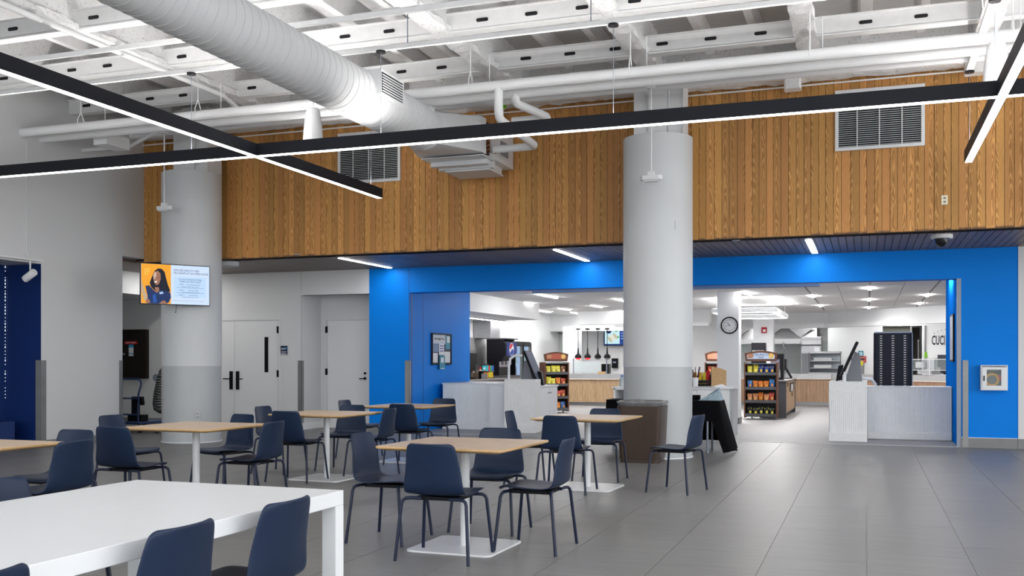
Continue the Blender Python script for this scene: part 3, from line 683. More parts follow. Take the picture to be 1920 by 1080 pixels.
# ring shaped valves with green tags near the unit
t = thing('pipe_valve', 'steel pipe valve with green tags beside the air unit', 'valve', (-4.95, 13.5, 4.72))
MB().lathe([(.055, 0), (.07, .03), (.07, .08), (.04, .11)], 16).tube([(-.25, 0, .02), (.25, 0, .02)], .022, 8).build('body', ALU, t, smooth=True)
MB().lathe([(.035, 0), (.035, .012)], 14, M=Matrix.Translation((.05, -.05, .26)) @ Matrix.Rotation(PI/2, 4, 'X')).lathe([(.035, 0), (.035, .012)], 14, M=Matrix.Translation((.32, -.05, .02)) @ Matrix.Rotation(PI/2, 4, 'X')).build('green_tag', flat('green', (.2, .6, .02)), t)
MB().tube([(0, 0, .1), (.05, -.03, .27)], .006, 6).box(.14, .21, -.06, -.05, -.12, .02).build('tag_plate', TABW, t)

# ================================================================== HALL: wall fittings
def grille(px0, px1, pt, pb, lab):
    A = at(px0, pt, Y=YWOOD); x0 = A.x; x1 = at(px1, pt, Y=YWOOD).x; z0, z1 = 4.19, 5.015
    t = thing('air_grille', lab, 'vent', ((x0 + x1) / 2, YWOOD - .014, 4.19)); w2 = (x1 - x0) / 2; h = z1 - z0
    MB().box(-w2, w2, -.02, 0, 0, .045).box(-w2, w2, -.02, 0, h - .045, h).box(-w2, -w2 + .045, -.02, 0, .045, h - .045).box(w2 - .045, w2, -.02, 0, .045, h - .045).build('frame', DUCTW, t)
    MB().box(-w2 + .04, w2 - .04, -.001, .012, .04, h - .04).build('dark_back', BLACKP, t)
    sl = MB().prism([(-.014, .0), (-.012, .003), (-.003, -.002), (-.005, -.005)], -w2 + .05, w2 - .05, 'X').mesh('blade', mat('blade_paint', (.62, .64, .66), .4, vary=.01))
    n = 26
    for k in range(n): link_copy('blade', sl, t, (0, 0, .06 + k * (h - .115) / (n - 1)))
    for q in (-1, 0, 1): MB().box(q * w2 / 2 - .006, q * w2 / 2 + .006, -.022, -.018, .045, h - .045).build('mullion', DUCTW, t)
grille(635, 752, 262, 345, 'white louvred air grille in the oak wall below the duct')
grille(1566, 1734, 172, 284, 'white louvred air grille high on the right oak wall')
t = thing('dome_camera', 'white dome security camera under the dark soffit', 'camera', (.97, 14.9, ZS))
MB().lathe([(.145, 0), (.145, -.05), (.125, -.055)], 32).build('mount', WHITE, t, smooth=True)
MB().lathe([(.12, -.05), (.105, -.055), (.09, -.06), (.085, -.10), (.065, -.14), (.03, -.165), (.002, -.17)], 32).build('dome', mat('dome_black', (.01, .01, .012), .08, vary=.01), t, smooth=True)
t = thing('dome_camera', 'grey round fitting under the soffit edge by the left column', 'camera', (at(424, 490, Z=ZS).x, 14.75, ZS))
MB().lathe([(.17, 0), (.17, -.07), (.15, -.08)], 28).build('mount', WALLG, t, smooth=True)
def plate(name, lab, c, face, w2, h2, m=TABW, slots=False):
    t = thing(name, lab, 'wall plate', c)
    Mx = Matrix.Rotation(face, 4, 'Z')
    MB().box(-w2, w2, -.008, 0, -h2, h2, M=Mx).build('cover', m, t, bevel=.002)
    if slots:
        for z in (-.025, .025): MB().rbox(0, 0, .03, .024, .0, .003, .008, M=Mx @ Matrix.Translation((0, -.008, z)) @ Matrix.Rotation(PI/2, 4, 'X')).build('socket', GREYB, t)
def on_col(cx, px, z):
    # point on a column's skin seen at px
    best = None
    for k in range(-90, 91):
        a = math.atan2(-13.83, -cx) + math.radians(k)
        p = Vector((cx + .482 * math.cos(a), 13.83 + .482 * math.sin(a), z)); c_ = p.x*_f[0] + p.y*_f[1]; l = p.x*_r[0] + p.y*_r[1]
        e = abs(960 + FPX * l / c_ - px)
        if best is None or e < best[0]: best = (e, p, a)
    return best[1], best[2] + PI / 2
p, a = on_col(-10.55, 367, 3.13); plate('blank_plate', 'blank white plate high on the left column', p, a, .04, .065, COLU)
p, a = on_col(-10.55, 371, .45); plate('wall_outlet', 'steel power outlet low on the left column', p, a, .036, .058, STEEL, True)
p, a = on_col(-2.75, 1269, 3.17); plate('blank_plate', 'blank white plate on the right side of the middle column', p, a, .03, .06, COLU)
p, a = on_col(-2.75, 1180, 3.17); plate('blank_plate', 'blank white plate on the left side of the middle column', p, a, .03, .06, COLU)
plate('wall_outlet', 'cream power outlet on the right oak wall', at(1771, 375, Y=YWOOD - .008), 0, .04, .062, mat('cream_plate', (.75, .68, .5), .4, vary=.02), True)
for px, py, l in ((557, 477, 'left'), (1380, 451, 'right')):
    p = at(px, py, Z=ZS - .003); o = MB().lathe([(.06, -.006), (.06, 0)], 20).build('disc', COLG, so, loc=(p.x, p.y, ZS))
# room sign by the double door
t = thing('room_sign', 'small navy room sign beside the white double door', 'sign', at(533, 657, Y=YW))
MB().box(-.075, .075, -.012, 0, -.09, .09).build('plaque', flat('navy', (.01, .025, .07)), t, bevel=.01)
MB().box(-.06, .05, -.0135, -.012, .035, .045).box(-.06, .02, -.0135, -.012, .015, .025).box(-.06, .06, -.0135, -.012, -.03, -.022).box(-.06, .04, -.0135, -.012, -.05, -.042).build('text_line', TABW, t)
MB().box(-.068, .062, -.0135, -.012, -.082, -.066).build('label_strip', TABW, t)
MB().box(.03, .06, -.0135, -.012, .015, .06).build('emblem', flat('sky', (.05, .25, .6)), t)
# electrical panel
t = thing('electrical_panel', 'dark brown electrical panel with a red label on the corridor wall', 'electrical panel', at(255, 664, Y=17.3))
PB = mat('panel_brown', (.018, .015, .013), .5, vary=.06, spec=.12)
MB().box(-.34, .34, -.1, 0, -.52, .52).build('box', PB, t, bevel=.008)
dr = MB().box(-.25, .20, -.115, -.1, -.42, .42).build('door', PB, t, bevel=.006)
MB().box(-.24, -.19, -.13, -.115, -.02, .02).build('latch', ALU, dr)
MB().box(-.20, .13, -.117, -.115, .21, .27).build('red_label', flat('red', (.45, .02, .015)), dr)
text('PILOT POINT', .042, (-.035, -.1185, .24), '-Y', TABW, dr, name='lettering')
MB().box(-.09, .03, -.117, -.115, -.04, .20).build('white_label', TABW, dr)
MB().box(-.09, .03, -.118, -.117, .14, .20).box(-.09, .03, -.118, -.117, .0, .02).build('blue_band', flat('labelblue', (.03, .3, .6)), dr)
# AED cabinet on the blue wall
c = at(1862, 708, Y=YW)
t = thing('aed_cabinet', 'white defibrillator cabinet with a window on the blue wall', 'cabinet', c)
W2 = (at(1887, 700, Y=YW).x - at(1837, 700, Y=YW).x) / 2; H2 = .19
MB().box(-W2, W2, -.15, 0, -H2, -H2 + .02).box(-W2, W2, -.15, 0, H2 - .02, H2).box(-W2, -W2 + .02, -.15, -.02, -H2 + .02, H2 - .02).box(W2 - .02, W2, -.15, -.02, -H2 + .02, H2 - .02).box(-W2 + .02, W2 - .02, -.012, 0, -H2 + .02, H2 - .02).build('case', TABW, t)
dr = MB().box(-W2 + .02, W2 - .02, -.165, -.15, -H2 + .015, -H2 + .07).box(-W2 + .02, W2 - .02, -.165, -.15, H2 - .065, H2 - .03).box(-W2 + .02, -W2 + .08, -.165, -.15, -H2 + .07, H2 - .065).box(W2 - .09, W2 - .02, -.165, -.15, -H2 + .07, H2 - .065).build('door', TABW, t)
MB().box(-W2 + .08, W2 - .09, -.158, -.154, -H2 + .07, H2 - .065).build('window', GLASS, dr)
MB().box(-W2 + .035, -W2 + .05, -.18, -.165, -.05, .03).build('handle', BLACKP, dr)
text('AUTOMATED DEFIBRILLATOR', .026, (0, -.1665, H2 - .018), '-Y', flat('ink', (.02, .02, .03)), t)
o = thing('defibrillator', 'yellow ringed defibrillator unit inside the white wall cabinet', 'defibrillator', (c.x - .01, YW - .07, c.z - .03))
MB().box(-.12, .12, -.04, .04, -.1, .1).build('body', flat('darkgrey', (.06, .07, .08)), o, bevel=.02)
MB().box(-.17, .15, .045, .05, -.12, .14).build('dark_liner', BLACKP, o)
MB().tube([(-.02 + .085 * math.cos(a_ * PI / 12), -.045, .085 * math.sin(a_ * PI / 12)) for a_ in range(24)], .018, 8, closed=True).build('yellow_rim', flat('amber', (.6, .3, .03)), o, smooth=True)
MB().box(.05, .11, -.05, -.04, -.02, .07).build('red_pouch', flat('red2', (.4, .03, .03)), o)
# bulletin board on the left jamb
t = thing('notice_board', 'black framed notice board with papers on the blue jamb', 'notice board', (XO0 + .002, 18.25, 1.57))
bw2, bh2 = .48, .31
MB().box(0, .02, -bw2, bw2, -bh2, bh2).build('backing', flat('boardnavy', (.02, .03, .07)), t)
MB().box(.02, .035, -bw2, bw2, -bh2, -bh2 + .025).box(.02, .035, -bw2, bw2, bh2 - .025, bh2).box(.02, .035, -bw2, -bw2 + .03, -bh2, bh2).box(.02, .035, bw2 - .03, bw2, -bh2, bh2).build('frame', BLACKP, t)
def paper(y0, y1, z0, z1, m, nm='paper', d=.021): return MB().box(d, d + .003, y0, y1, z0, z1).build(nm, m, t)
pw = flat('paper', (.72, .74, .78)); teal = flat('teal', (.03, .25, .36))
pp = paper(-.43, .2, .10, .28, flat('papergrey', (.5, .58, .68))); MB().box(.0245, .026, -.36, .13, .15, .24).build('title_strip', pw, pp)
text('WE HEARD YOU', .075, (.027, -.115, .195), '+X', flat('ink', (.02, .02, .03)), pp, bold=.002, sx=.85)
paper(-.43, -.16, -.06, .09, flat('paperblue', (.16, .25, .42))); paper(-.43, -.2, -.27, -.08, pw); paper(.12, .42, -.27, -.05, pw)
pp = paper(.18, .43, .0, .27, teal); MB().box(.0245, .026, .25, .40, .13, .26).build('figure', pw, pp)
pp = paper(-.15, .1, -.12, .11, pw, d=.026)
for k in range(3): MB().box(.0295, .031, -.11, .07, .05 - k*.05, .07 - k*.05).build('ink_bar', flat('inkblue', (.05, .07, .4)), pp)
pp = paper(-.15, .12, -.40, -.13, teal, d=.037); MB().box(.0405, .042, -.08, .05, -.27, -.17).build('figure', pw, pp); MB().box(.0405, .042, -.10, .10, -.395, -.38).build('figure', pw, pp)
# framed notice on the right jamb
t = thing('framed_notice', 'narrow black framed notice on the right blue jamb', 'notice', (XO1 - .002, 17.88, 1.67))
MB().box(-.025, 0, -.3, .3, -.35, .42).build('frame', BLACKP, t); MB().box(-.028, -.025, -.27, .27, -.32, .39).build('sheet', pw, t)

# ---- wall screen on the left column
LT, RT = 15.40, 16.03
def vt(px, tt): u = (px - 960) / FPX; return Vector((tt * (_f[0] + u * _r[0]), tt * (_f[1] + u * _r[1]), 0))
PL, PR = vt(263, LT), vt(393.5, RT); d_ = PR - PL; SW = d_.length; ang = math.atan2(d_.y, d_.x); SH = .64
t = thing('wall_screen', 'slim wall screen showing an open house slide on the left column', 'screen', ((PL.x + PR.x) / 2, (PL.y + PR.y) / 2, 2.53), ang)
h = SH / 2; w2 = SW / 2
MB().box(-w2, w2, 0, .04, -h, h).build('case', BLACKP, t, bevel=.004)
MB().tube([(.1, .04, 0), (.25, .3, .0), (.35, .5, 0)], .03, 8).build('wall_arm', BLACKP, t)
MB().tube([(.02, .03, -h), (.01, .03, -h - .1), (.0, .03, -h - .12)], [.004, .004, .009], 6).build('cable', BLACKP, t)
def scr(name, poly, m, d): return MB().prism([(x_ * SW - w2, y_ * SH - h) for x_, y_ in poly], -.001 - d * .0006 - .0005, -.0005 - d * .0006, 'Y').build(name, m, dis)
E_ = .74
dis = MB().box(-w2 + .01, w2 - .01, -.001, 0, -h + .012, h - .012).build('display', flat('scr_white', (.66, .80, 1.0), E_), t)
sO = flat('scr_orange', (.95, .40, .03), E_); sH = flat('scr_hair', (.012, .015, .03), .6); sSk = flat('scr_skin', (.36, .17, .11), E_); sSk2 = flat('scr_skin2', (.72, .50, .42), E_)
sN = flat('scr_navy', (.012, .035, .13), E_); sNb = flat('scr_blue', (.02, .10, .42), E_); sT = flat('scr_tan', (.55, .42, .28), E_); sWt = flat('scr_pale', (.95, .96, 1.0), E_); sI = flat('scr_ink', (.03, .05, .16), E_); sP = flat('scr_panel', (.54, .74, 1.0), E_)
scr('picture', [(.012, .02), (.43, .02), (.43, .98), (.012, .98)], sO, 1)
text('IF', .15, (-w2 + .095 * SW, -.0025, h - .22 * SH), '-Y', flat('scr_gold', (.95, .62, .12), E_), dis, sx=.9)
scr('hair', [(.15, .42), (.13, .52), (.16, .66), (.20, .82), (.25, .88), (.30, .87), (.34, .80), (.36, .66), (.385, .50), (.42, .34), (.36, .26), (.22, .30)], sH, 2)
scr('neck', [(.20, .42), (.26, .42), (.265, .30), (.22, .26)], sSk, 3)
scr('face', [(.178, .72), (.20, .80), (.245, .82), (.28, .76), (.285, .62), (.26, .50), (.225, .465), (.195, .52), (.18, .62)], sSk, 4)
scr('cheek', [(.18, .70), (.20, .78), (.225, .78), (.215, .66), (.19, .60)], sSk2, 5)
scr('eye', [(.186, .655), (.205, .662), (.203, .65)], sH, 6); scr('eye', [(.235, .665), (.262, .672), (.26, .655)], sH, 6)
scr('smile', [(.193, .555), (.235, .575), (.225, .535), (.205, .53)], sWt, 6)
scr('hair_lock', [(.14, .44), (.15, .60), (.175, .72), (.172, .60), (.165, .46)], sH, 7); scr('hair_lock', [(.285, .50), (.29, .74), (.33, .78), (.36, .6), (.40, .38), (.33, .32)], sH, 7)
scr('shirt', [(.095, .02), (.10, .20), (.07, .44), (.12, .46), (.20, .32), (.235, .28), (.28, .36), (.36, .34), (.42, .30), (.43, .18), (.40, .06), (.36, .02)], sN, 5)
scr('shirt_light', [(.18, .04), (.17, .22), (.21, .26), (.23, .06)], sNb, 6)
scr('arm', [(.26, .02), (.31, .10), (.35, .09), (.37, .03), (.37, .02)], sSk, 7)
scr('sleeve', [(.015, .56), (.04, .42), (.10, .16), (.09, .06), (.05, .10), (.03, .25), (.013, .40)], sT, 7)
scr('hand', [(.07, .06), (.09, .14), (.13, .10), (.135, .03), (.09, .025)], sSk, 8)
scr('badge', [(.265, .30), (.31, .32), (.325, .27), (.27, .25)], flat('scr_badge', (.45, .6, .85), E_), 7)
scr('text_panel', [(.475, .20), (.94, .20), (.94, .70), (.475, .70)], sP, 1)
yL = lambda f: -h + f * SH
def st(b_, sz, x_, y_, al='LEFT', bold=0.0, sx=1.0): text(b_, sz, (-w2 + x_ * SW, -.0028, yL(y_)), '-Y', sI, dis, bold=0.0, align=al, sx=sx)
st('EXPLORE HEALTH CARE', .046, .47, .855, bold=.0006, sx=.80); st('PROGRAMS AT AN OPEN HOUSE', .046, .47, .785, bold=.0006, sx=.80)
st('St. Louis Community College', .036, .71, .64, 'CENTER', .0006, .85); st('Health Care Open Houses', .036, .71, .585, 'CENTER', .0006, .85)
for q, (y_, a_, b2) in enumerate(((.51, 'JUNE 5', 'Forest Park, Meramec'), (.37, 'JUNE 6', 'Florissant Valley'), (.25, 'JUNE 12', 'South County'))):
    st(a_, .024, .585, y_, 'CENTER', .0005); st(b2, .024, .755, y_, 'CENTER'); st('nursing and health careers center', .020, .71, y_ - .05, 'CENTER')
for y_ in (.43, .305): scr('rule', [(.51, y_), (.91, y_), (.91, y_ + .005), (.51, y_ + .005)], sI, 2)
scr('rule', [(.46, .105), (.92, .105), (.92, .112), (.46, .112)], flat('scr_line', (.25, .35, .6), E_), 2)

# ================================================================== FURNITURE
def chair_mesh():
    prof = [(.225, .425, .165), (.222, .438, .195), (.205, .446, .212), (.14, .446, .224), (.04, .440, .230), (-.06, .434, .230), (-.125, .434, .226), (-.170, .446, .221), (-.196, .475, .216), (-.210, .52, .211), (-.226, .60, .200), (-.243, .68, .188), (-.255, .735, .180), (-.262, .765, .172), (-.265, .778, .158), (-.266, .785, .138)]
    nx = 12; vs = []; fs = []
    for i, (y_, z_, hw) in enumerate(prof):
        for j in range(nx + 1):
            s_ = -1 + 2 * j / nx
            back = max(0, min(1, (z_ - .45) / .12))
            yy = y_ + back * .030 * s_ * s_; zz = z_ + (1 - back) * .010 * s_ * s_ * (1 if i > 1 else .4)
            if i < 3: yy -= .012 * s_ * s_
            vs.append((hw * s_, yy, zz))
    for i in range(len(prof) - 1):
        for j in range(nx): fs.append((i*(nx+1) + j, i*(nx+1) + j + 1, (i+1)*(nx+1) + j + 1, (i+1)*(nx+1) + j))
    return MB().add(vs, fs)
root = thing('cafe_chair', 'x', 'chair', (0, 0, 0))
sh = chair_mesh().build('shell', NAVY, root, smooth=True)
so_ = sh.modifiers.new('thickness', 'SOLIDIFY'); so_.thickness = .011; so_.offset = 0
sb_ = sh.modifiers.new('round', 'SUBSURF'); sb_.levels = 1; sb_.render_levels = 1
def leg_mesh(sx, sy):
    return MB().tube([(sx*.10, sy*.15, .413), (sx*.17, sy*.16, .416), (sx*.205, sy*.172, .414), (sx*.224, sy*.18, .402), (sx*.232, sy*.185, .38), (sx*.262, sy*.224, 0)], .0115, 10)
for sx, sy in ((1, 1), (-1, 1), (1, -1), (-1, -1)): leg_mesh(sx, sy).build('leg', NAVYL, root, smooth=True)
MB().rbox(0, .01, .30, .30, .402, .424, .03).build('seat_support', BLACKP, root)
UP, DN, LFT, RGT = 0.0, PI, PI / 2, -PI / 2      # facing +Y, -Y, -X, +X
CH = [
 (-2.68, 6.19, UP, 'navy chair with its back to the camera at the front of the nearest oak table'),
 (-3.34, 6.69, RGT, 'navy chair at the left side of the nearest oak table, facing right'),
 (-2.78, 7.32, DN, 'navy chair facing the camera behind the nearest oak table'),
 (-2.205, 6.72, LFT, 'navy chair at the right side of the nearest oak table, facing left'),
 (-2.87, 9.73, UP, 'navy chair with its back to the camera at the oak table by the bin'),
 (-2.81, 10.85, DN, 'navy chair facing the camera directly in front of the brown bin'),
 (-3.42, 10.22, RGT + .08, 'navy chair left of the oak table by the bin, before the fluted counter'),
 (-1.825, 10.157, LFT - .22, 'navy chair standing apart in front of the middle column, facing left'),
 (-5.95, 9.63, UP, 'navy chair with its back to the camera at the centre left oak table'),
 (-6.0, 10.76, DN, 'navy chair facing the camera behind the centre left oak table'),
 (-6.60, 10.30, RGT, 'navy chair left of the centre left oak table, before the double door'),
 (-5.40, 10.35, LFT, 'navy chair right of the centre left oak table, in front of the blue wall'),
 (-5.55, 11.68, UP, 'navy chair with its back to the camera at the oak table before the blue wall'),
 (-5.78, 13.1, DN, 'navy chair facing the camera behind the oak table before the blue wall'),
 (-6.62, 12.32, RGT, 'navy chair left of the farthest oak table, mostly hidden by others'),
 (-5.87, 6.90, UP, 'navy chair with its back to the camera at the oak table before the left column'),
 (-6.9, 8.08, RGT, 'navy chair at the left side of the oak table before the left column'),
 (-5.24, 7.72, LFT, 'navy chair at the right side of the oak table before the left column'),
 (-6.05, 8.44, DN - .28, 'navy chair turned slightly behind the oak table before the left column'),
 (-5.30, 5.40, LFT, 'navy chair at the right side of the oak table cut by the left frame edge'),
 (-5.86, 6.02, DN, 'navy chair behind the oak table cut by the left frame edge'),
 (-3.5, 3.50, RGT, 'navy chair at the left side of the white table, top of its back showing'),
 (-2.36, 3.37, LFT, 'navy chair at the right end of the white table by its corner leg'),
 (-2.36, 2.74, LFT, 'second navy chair along the right side of the white table'),
 (-2.36, 1.93, LFT, 'navy chair at the bottom left frame corner along the white table'),
]
for k, (x, y, rz, lab) in enumerate(CH):
    if k == 0: root.location = (x, y, 0); root.rotation_euler = (0, 0, rz); tag(root, lab, 'chair', 'navy cafe chairs')
    else: dup(root, (x, y, 0), rz, lab, 'navy cafe chairs')
# cafe tables
tb = thing('cafe_table', 'x', 'table')
top = MB()
def ring(s_, r_, z_):
    o = []
    for q, (a, b_) in enumerate(((1, 1), (-1, 1), (-1, -1), (1, -1))):
        for i in range(6):
            tt = (q + i / 5) * PI / 2; o.append((a * (s_ - r_) + r_ * math.cos(tt), b_ * (s_ - r_) + r_ * math.sin(tt), z_))
    return o
rs = [ring(.42, .03, .708), ring(.472, .035, .724), ring(.475, .035, .731), ring(.475, .035, .738), ring(.472, .033, .740)]
n = len(rs[0]); vs = [v for r_ in rs for v in r_]
top.add(vs, [tuple(range(n))[::-1]] + [(i*n + j, i*n + (j+1) % n, (i+1)*n + (j+1) % n, (i+1)*n + j) for i in range(4) for j in range(n)], 1)
top.add(rs[-1], [tuple(range(n))], 0)
top.build('top', [OAKT, OAKE], tb)
MB().lathe([(.033, .012), (.033, .708)], 24).build('pedestal', BASEW, tb, smooth=True)
MB().rbox(0, 0, .64, .64, 0, .012, .05).build('base_plate', BASEW, tb)
TB = [(-2.70, 6.60, -.03, 'nearest square oak topped pedestal table with four navy chairs'), (-5.75, 7.6, -.02, 'square oak topped table standing before the left column'),
      (-5.76, 9.95, -.03, 'square oak topped table in front of the white double door'), (-5.74, 12.05, -.03, 'farthest square oak topped table, before the blue wall'),
      (-2.76, 10.14, -.04, 'square oak topped table next to the brown bin'), (-5.94, 5.27, 0.0, 'square oak topped table cut off by the left frame edge')]
for k, (x, y, rz, lab) in enumerate(TB):
    if k == 0: tb.location = (x, y, 0); tb.rotation_euler = (0, 0, rz); tag(tb, lab, 'table', 'square oak cafe tables')
    else: dup(tb, (x, y, 0), rz, lab, 'square oak cafe tables')
t = thing('white_table', 'long white table with square legs in the left foreground', 'table', (-2.815, 2.75, 0), -.012)
MB().box(-.575, .575, -1.25, 1.25, .675, .74).build('top', TABW, t, bevel=.003)
for sx in (-1, 1):
    for sy in (-1, 1): MB().box(sx * .575, sx * .505, sy * 1.25, sy * 1.18, 0, .675).build('leg', TABW, t, bevel=.002)

# bin
t = thing('waste_bin', 'dark wood grain waste bin with a clear liner before the middle column', 'bin', (-2.79, 13.02, 0))
MB().rbox(0, 0, .50, .50, 0.0, .05, .05).rbox(0, 0, .52, .52, .05, .74, .05, top=1.11).build('body', DKWOOD, t, smooth=True)
LIN = mat('bin_liner', (.21, .21, .215), .22, vary=.35, scale=9, trans=.25)
lv = []; N_ = 64; prof_ = [(.272, .715), (.288, .735), (.304, .757), (.318, .776), (.324, .790), (.318, .802), (.298, .806), (.272, .79), (.255, .70)]
for (r_, z_) in prof_:
    for j in range(N_):
        a_ = 2 * PI * j / N_; c_, s_ = math.cos(a_), math.sin(a_); k_ = (abs(c_) ** 5 + abs(s_) ** 5) ** (-.2)
        q_ = r_ * k_ * .965 + .006 * noise.noise(Vector((c_ * 6, s_ * 6, z_ * 30))); lv.append((q_ * c_, q_ * s_, z_ + .010 * noise.noise(Vector((c_ * 4, s_ * 4, z_ * 10 + 5)))))
fs = [(i*N_ + j, i*N_ + (j+1) % N_, (i+1)*N_ + (j+1) % N_, (i+1)*N_ + j) for i in range(len(prof_) - 1) for j in range(N_)]
MB().add(lv, fs).build('liner', LIN, t, smooth=True)
MB().rbox(0, 0, .44, .44, .70, .705, .05).build('dark_inside', BLACKP, t)
# black draped table behind the column
t = thing('folding_table', 'folding table behind the middle column under a black cloth', 'table', (-2.83, 14.72, 0))
MB().box(-.80, .80, -.22, .30, .72, .745).build('top', WALLG, t)
for x in (-.72, .665):
    for y in (-.20, .26): MB().tube([(x, y, 0), (x, y, .72)], .016, 10).lathe([(.02, 0), (.02, .03)], 10, M=Matrix.Translation((x, y, 0))).build('leg', ALU, t, smooth=True)
cl = MB(); nx_, rows = 60, []
def drape(u_, v_):
    # u along the edge (left end, front, right end), v 0 top to 1 hem
    L1, L2 = .52, 1.64
    s_ = u_ * (2 * L1 + L2)
    if s_ < L1: x_, y_, nx2, ny2 = -.82, .30 - s_, -1, 0
    elif s_ < L1 + L2: x_, y_, nx2, ny2 = -.82 + (s_ - L1), -.22, 0, -1
    else: x_, y_, nx2, ny2 = .82, -.22 + (s_ - L1 - L2), 1, 0
    w_ = math.sin(s_ * 26) * .5 + math.sin(s_ * 11 + 1) * .5
    hem = (.16 if s_ < L1 + L2 - .42 else .46) if s_ < L1 + L2 - .085 else .015 + .03 * abs(math.sin(s_ * 9))
    if s_ > L1 + L2 - .085: out = .02 + .20 * v_
    else: out = .012 + .01 * v_
    if s_ < L1 * .9: hem = .38
    zz = .752 - v_ * (.752 - hem)
    o_ = out + (.035 if s_ > L1 + L2 - .085 or s_ < L1 else .008) * v_ * w_
    if abs(s_ - L1 - L2) < .07: nx2, ny2 = .8, -.6
    return (x_ + nx2 * o_, y_ + ny2 * o_ * .75, zz)
NU, NV = 110, 10
vs = [drape(i / NU, j / NV) for j in range(NV + 1) for i in range(NU + 1)]
fs = [(j*(NU+1) + i, j*(NU+1) + i + 1, (j+1)*(NU+1) + i + 1, (j+1)*(NU+1) + i) for j in range(NV) for i in range(NU)]
cl.add(vs, fs)
bk = [(-.82 + 1.64 * i / 30, .31 + .02 * math.sin(i * 1.7) * j, .75 - .2 * j) for j in range(4) for i in range(31)]
cl.add(bk, [(j*31 + i, j*31 + i + 1, (j+1)*31 + i + 1, (j+1)*31 + i) for j in range(3) for i in range(30)])
cl.box(-.84, .84, -.235, .31, .747, .753)
o = cl.build('table_cloth', CLOTH, None, smooth=True, loc=(-2.83, 14.72, 0)); tag(o, 'black cloth draped over the folding table, hem trailing on the floor', 'tablecloth')
p = at(1332, 752, Y=14.72)
o = MB().add([(-.16, -.1, 0), (.16, -.1, 0), (.18, .1, 0), (-.14, .1, 0), (-.05, -.05, .06), (.12, -.06, .14), (.12, .05, .19), (.03, .04, .10)], [(3,2,1,0), (0,1,5,4), (1,2,6,5), (2,3,7,6), (3,0,4,7), (4,5,6,7)]).build('plastic_sheet', mat('blue_film', (.42, .56, .64), .2, vary=.2, scale=20, trans=.3), None, loc=(p.x, 14.72, .755)); tag(o, 'crumpled pale blue plastic sheet on the black draped table', 'plastic sheet')
o = MB().rbox(0, 0, .14, .1, 0, .07, .02).build('black_pouch', CLOTH, None, loc=(at(1305, 745, Y=14.9).x, 14.85, .755)); tag(o, 'small black pouch lying on the black draped table', 'pouch')

# cart and the striped wrap in the corridor
CB = mat('cart_blue', (.01, .035, .12), .35, vary=.05)
t = thing('platform_cart', 'blue tubular platform cart by the left corridor wall', 'cart', (-12.86, 15.05, 0))
MB().tube([(-.36, 0, .2), (-.36, 0, .88), (-.33, 0, .96), (-.27, 0, 1.0), (.19, 0, 1.0), (.25, 0, .97), (.26, 0, .90), (.20, 0, .72), (.19, 0, .2)], .017, 10).tube([(-.36, 0, .64), (.19, 0, .64)], .015, 8).tube([(-.36, 0, .34), (.19, 0, .34)], .015, 8).build('handle_frame', CB, t, smooth=True)
MB().box(-.42, .26, -.05, 1.0, .16, .2).build('deck', CB, t, bevel=.01)
for x in (-.34, .17):
    for y in (.08, .85):
        wv_ = MB().lathe([(.03, -.018), (.072, -.02), (.075, 0), (.072, .02), (.03, .018)], 20, M=Matrix.Translation((x, y, .075)) @ Matrix.Rotation(PI/2, 4, 'Y')).build('wheel', BLACKP, t, smooth=True)
        MB().box(x - .03, x + .03, y - .03, y + .03, .12, .16).box(x - .03, x - .025, y - .02, y + .02, .06, .14).box(x + .025, x + .03, y - .02, y + .02, .06, .14).build('fork', GREYB, wv_)
o = thing('cordless_tool', 'black cordless tool standing on the blue cart', 'tool', (-13.0, 15.38, .2))
MB().rbox(0, 0, .12, .12, .12, .45, .02).box(-.06, .16, -.04, .04, .36, .46).rbox(.05, 0, .34, .2, 0, .12, .03).box(.12, .18, -.03, .03, .3, .38).build('body', BLACKP, o)
STR = bpy.data.materials.new('striped_cloth'); STR.use_nodes = True
nt = STR.node_tree; wv_ = nt.nodes.new('ShaderNodeTexWave'); wv_.inputs['Scale'].default_value = 7; wv_.inputs['Distortion'].default_value = 6; wv_.bands_direction = 'Z'
tc = nt.nodes.new('ShaderNodeTexCoord'); nt.links.new(tc.outputs['Object'], wv_.inputs['Vector'])
rp = nt.nodes.new('ShaderNodeValToRGB'); rp.color_ramp.elements[0].position = .80; rp.color_ramp.elements[0].color = (.008, .008, .01, 1); rp.color_ramp.elements[1].position = .9; rp.color_ramp.elements[1].color = (.3, .3, .3, 1)
nt.links.new(wv_.outputs['Fac'], rp.inputs[0]); nt.links.new(rp.outputs[0], nt.nodes['Principled BSDF'].inputs['Base Color'])
t = thing('wheeled_stand', 'wheeled stand with a black striped cover beside the left column', 'stand', (-12.33, 15.3, 0))
MB().lathe([(.05, .36), (.15, .42), (.17, .55), (.15, .75), (.11, .95), (.06, 1.15), (.02, 1.2)], 20).build('striped_cover', STR, t, smooth=True)
MB().tube([(0, 0, .1), (0, 0, .4)], .014, 8).tube([(-.12, 0, .1), (.12, 0, .1)], .014, 8).build('frame', BLACKP, t)
for x in (-.1, .1): MB().lathe([(.02, -.02), (.07, -.02), (.07, .02), (.02, .02)], 18, M=Matrix.Translation((x, -.02, .07)) @ Matrix.Rotation(PI/2, 4, 'Y')).build('wheel', BLACKP, t, smooth=True)
MB().lathe([(.07, -.01), (.075, 0), (.07, .01)], 20, M=Matrix.Translation((-.12, -.02, 1.02)) @ Matrix.Rotation(PI/2, 4, 'X')).build('round_plate', ALU, t)

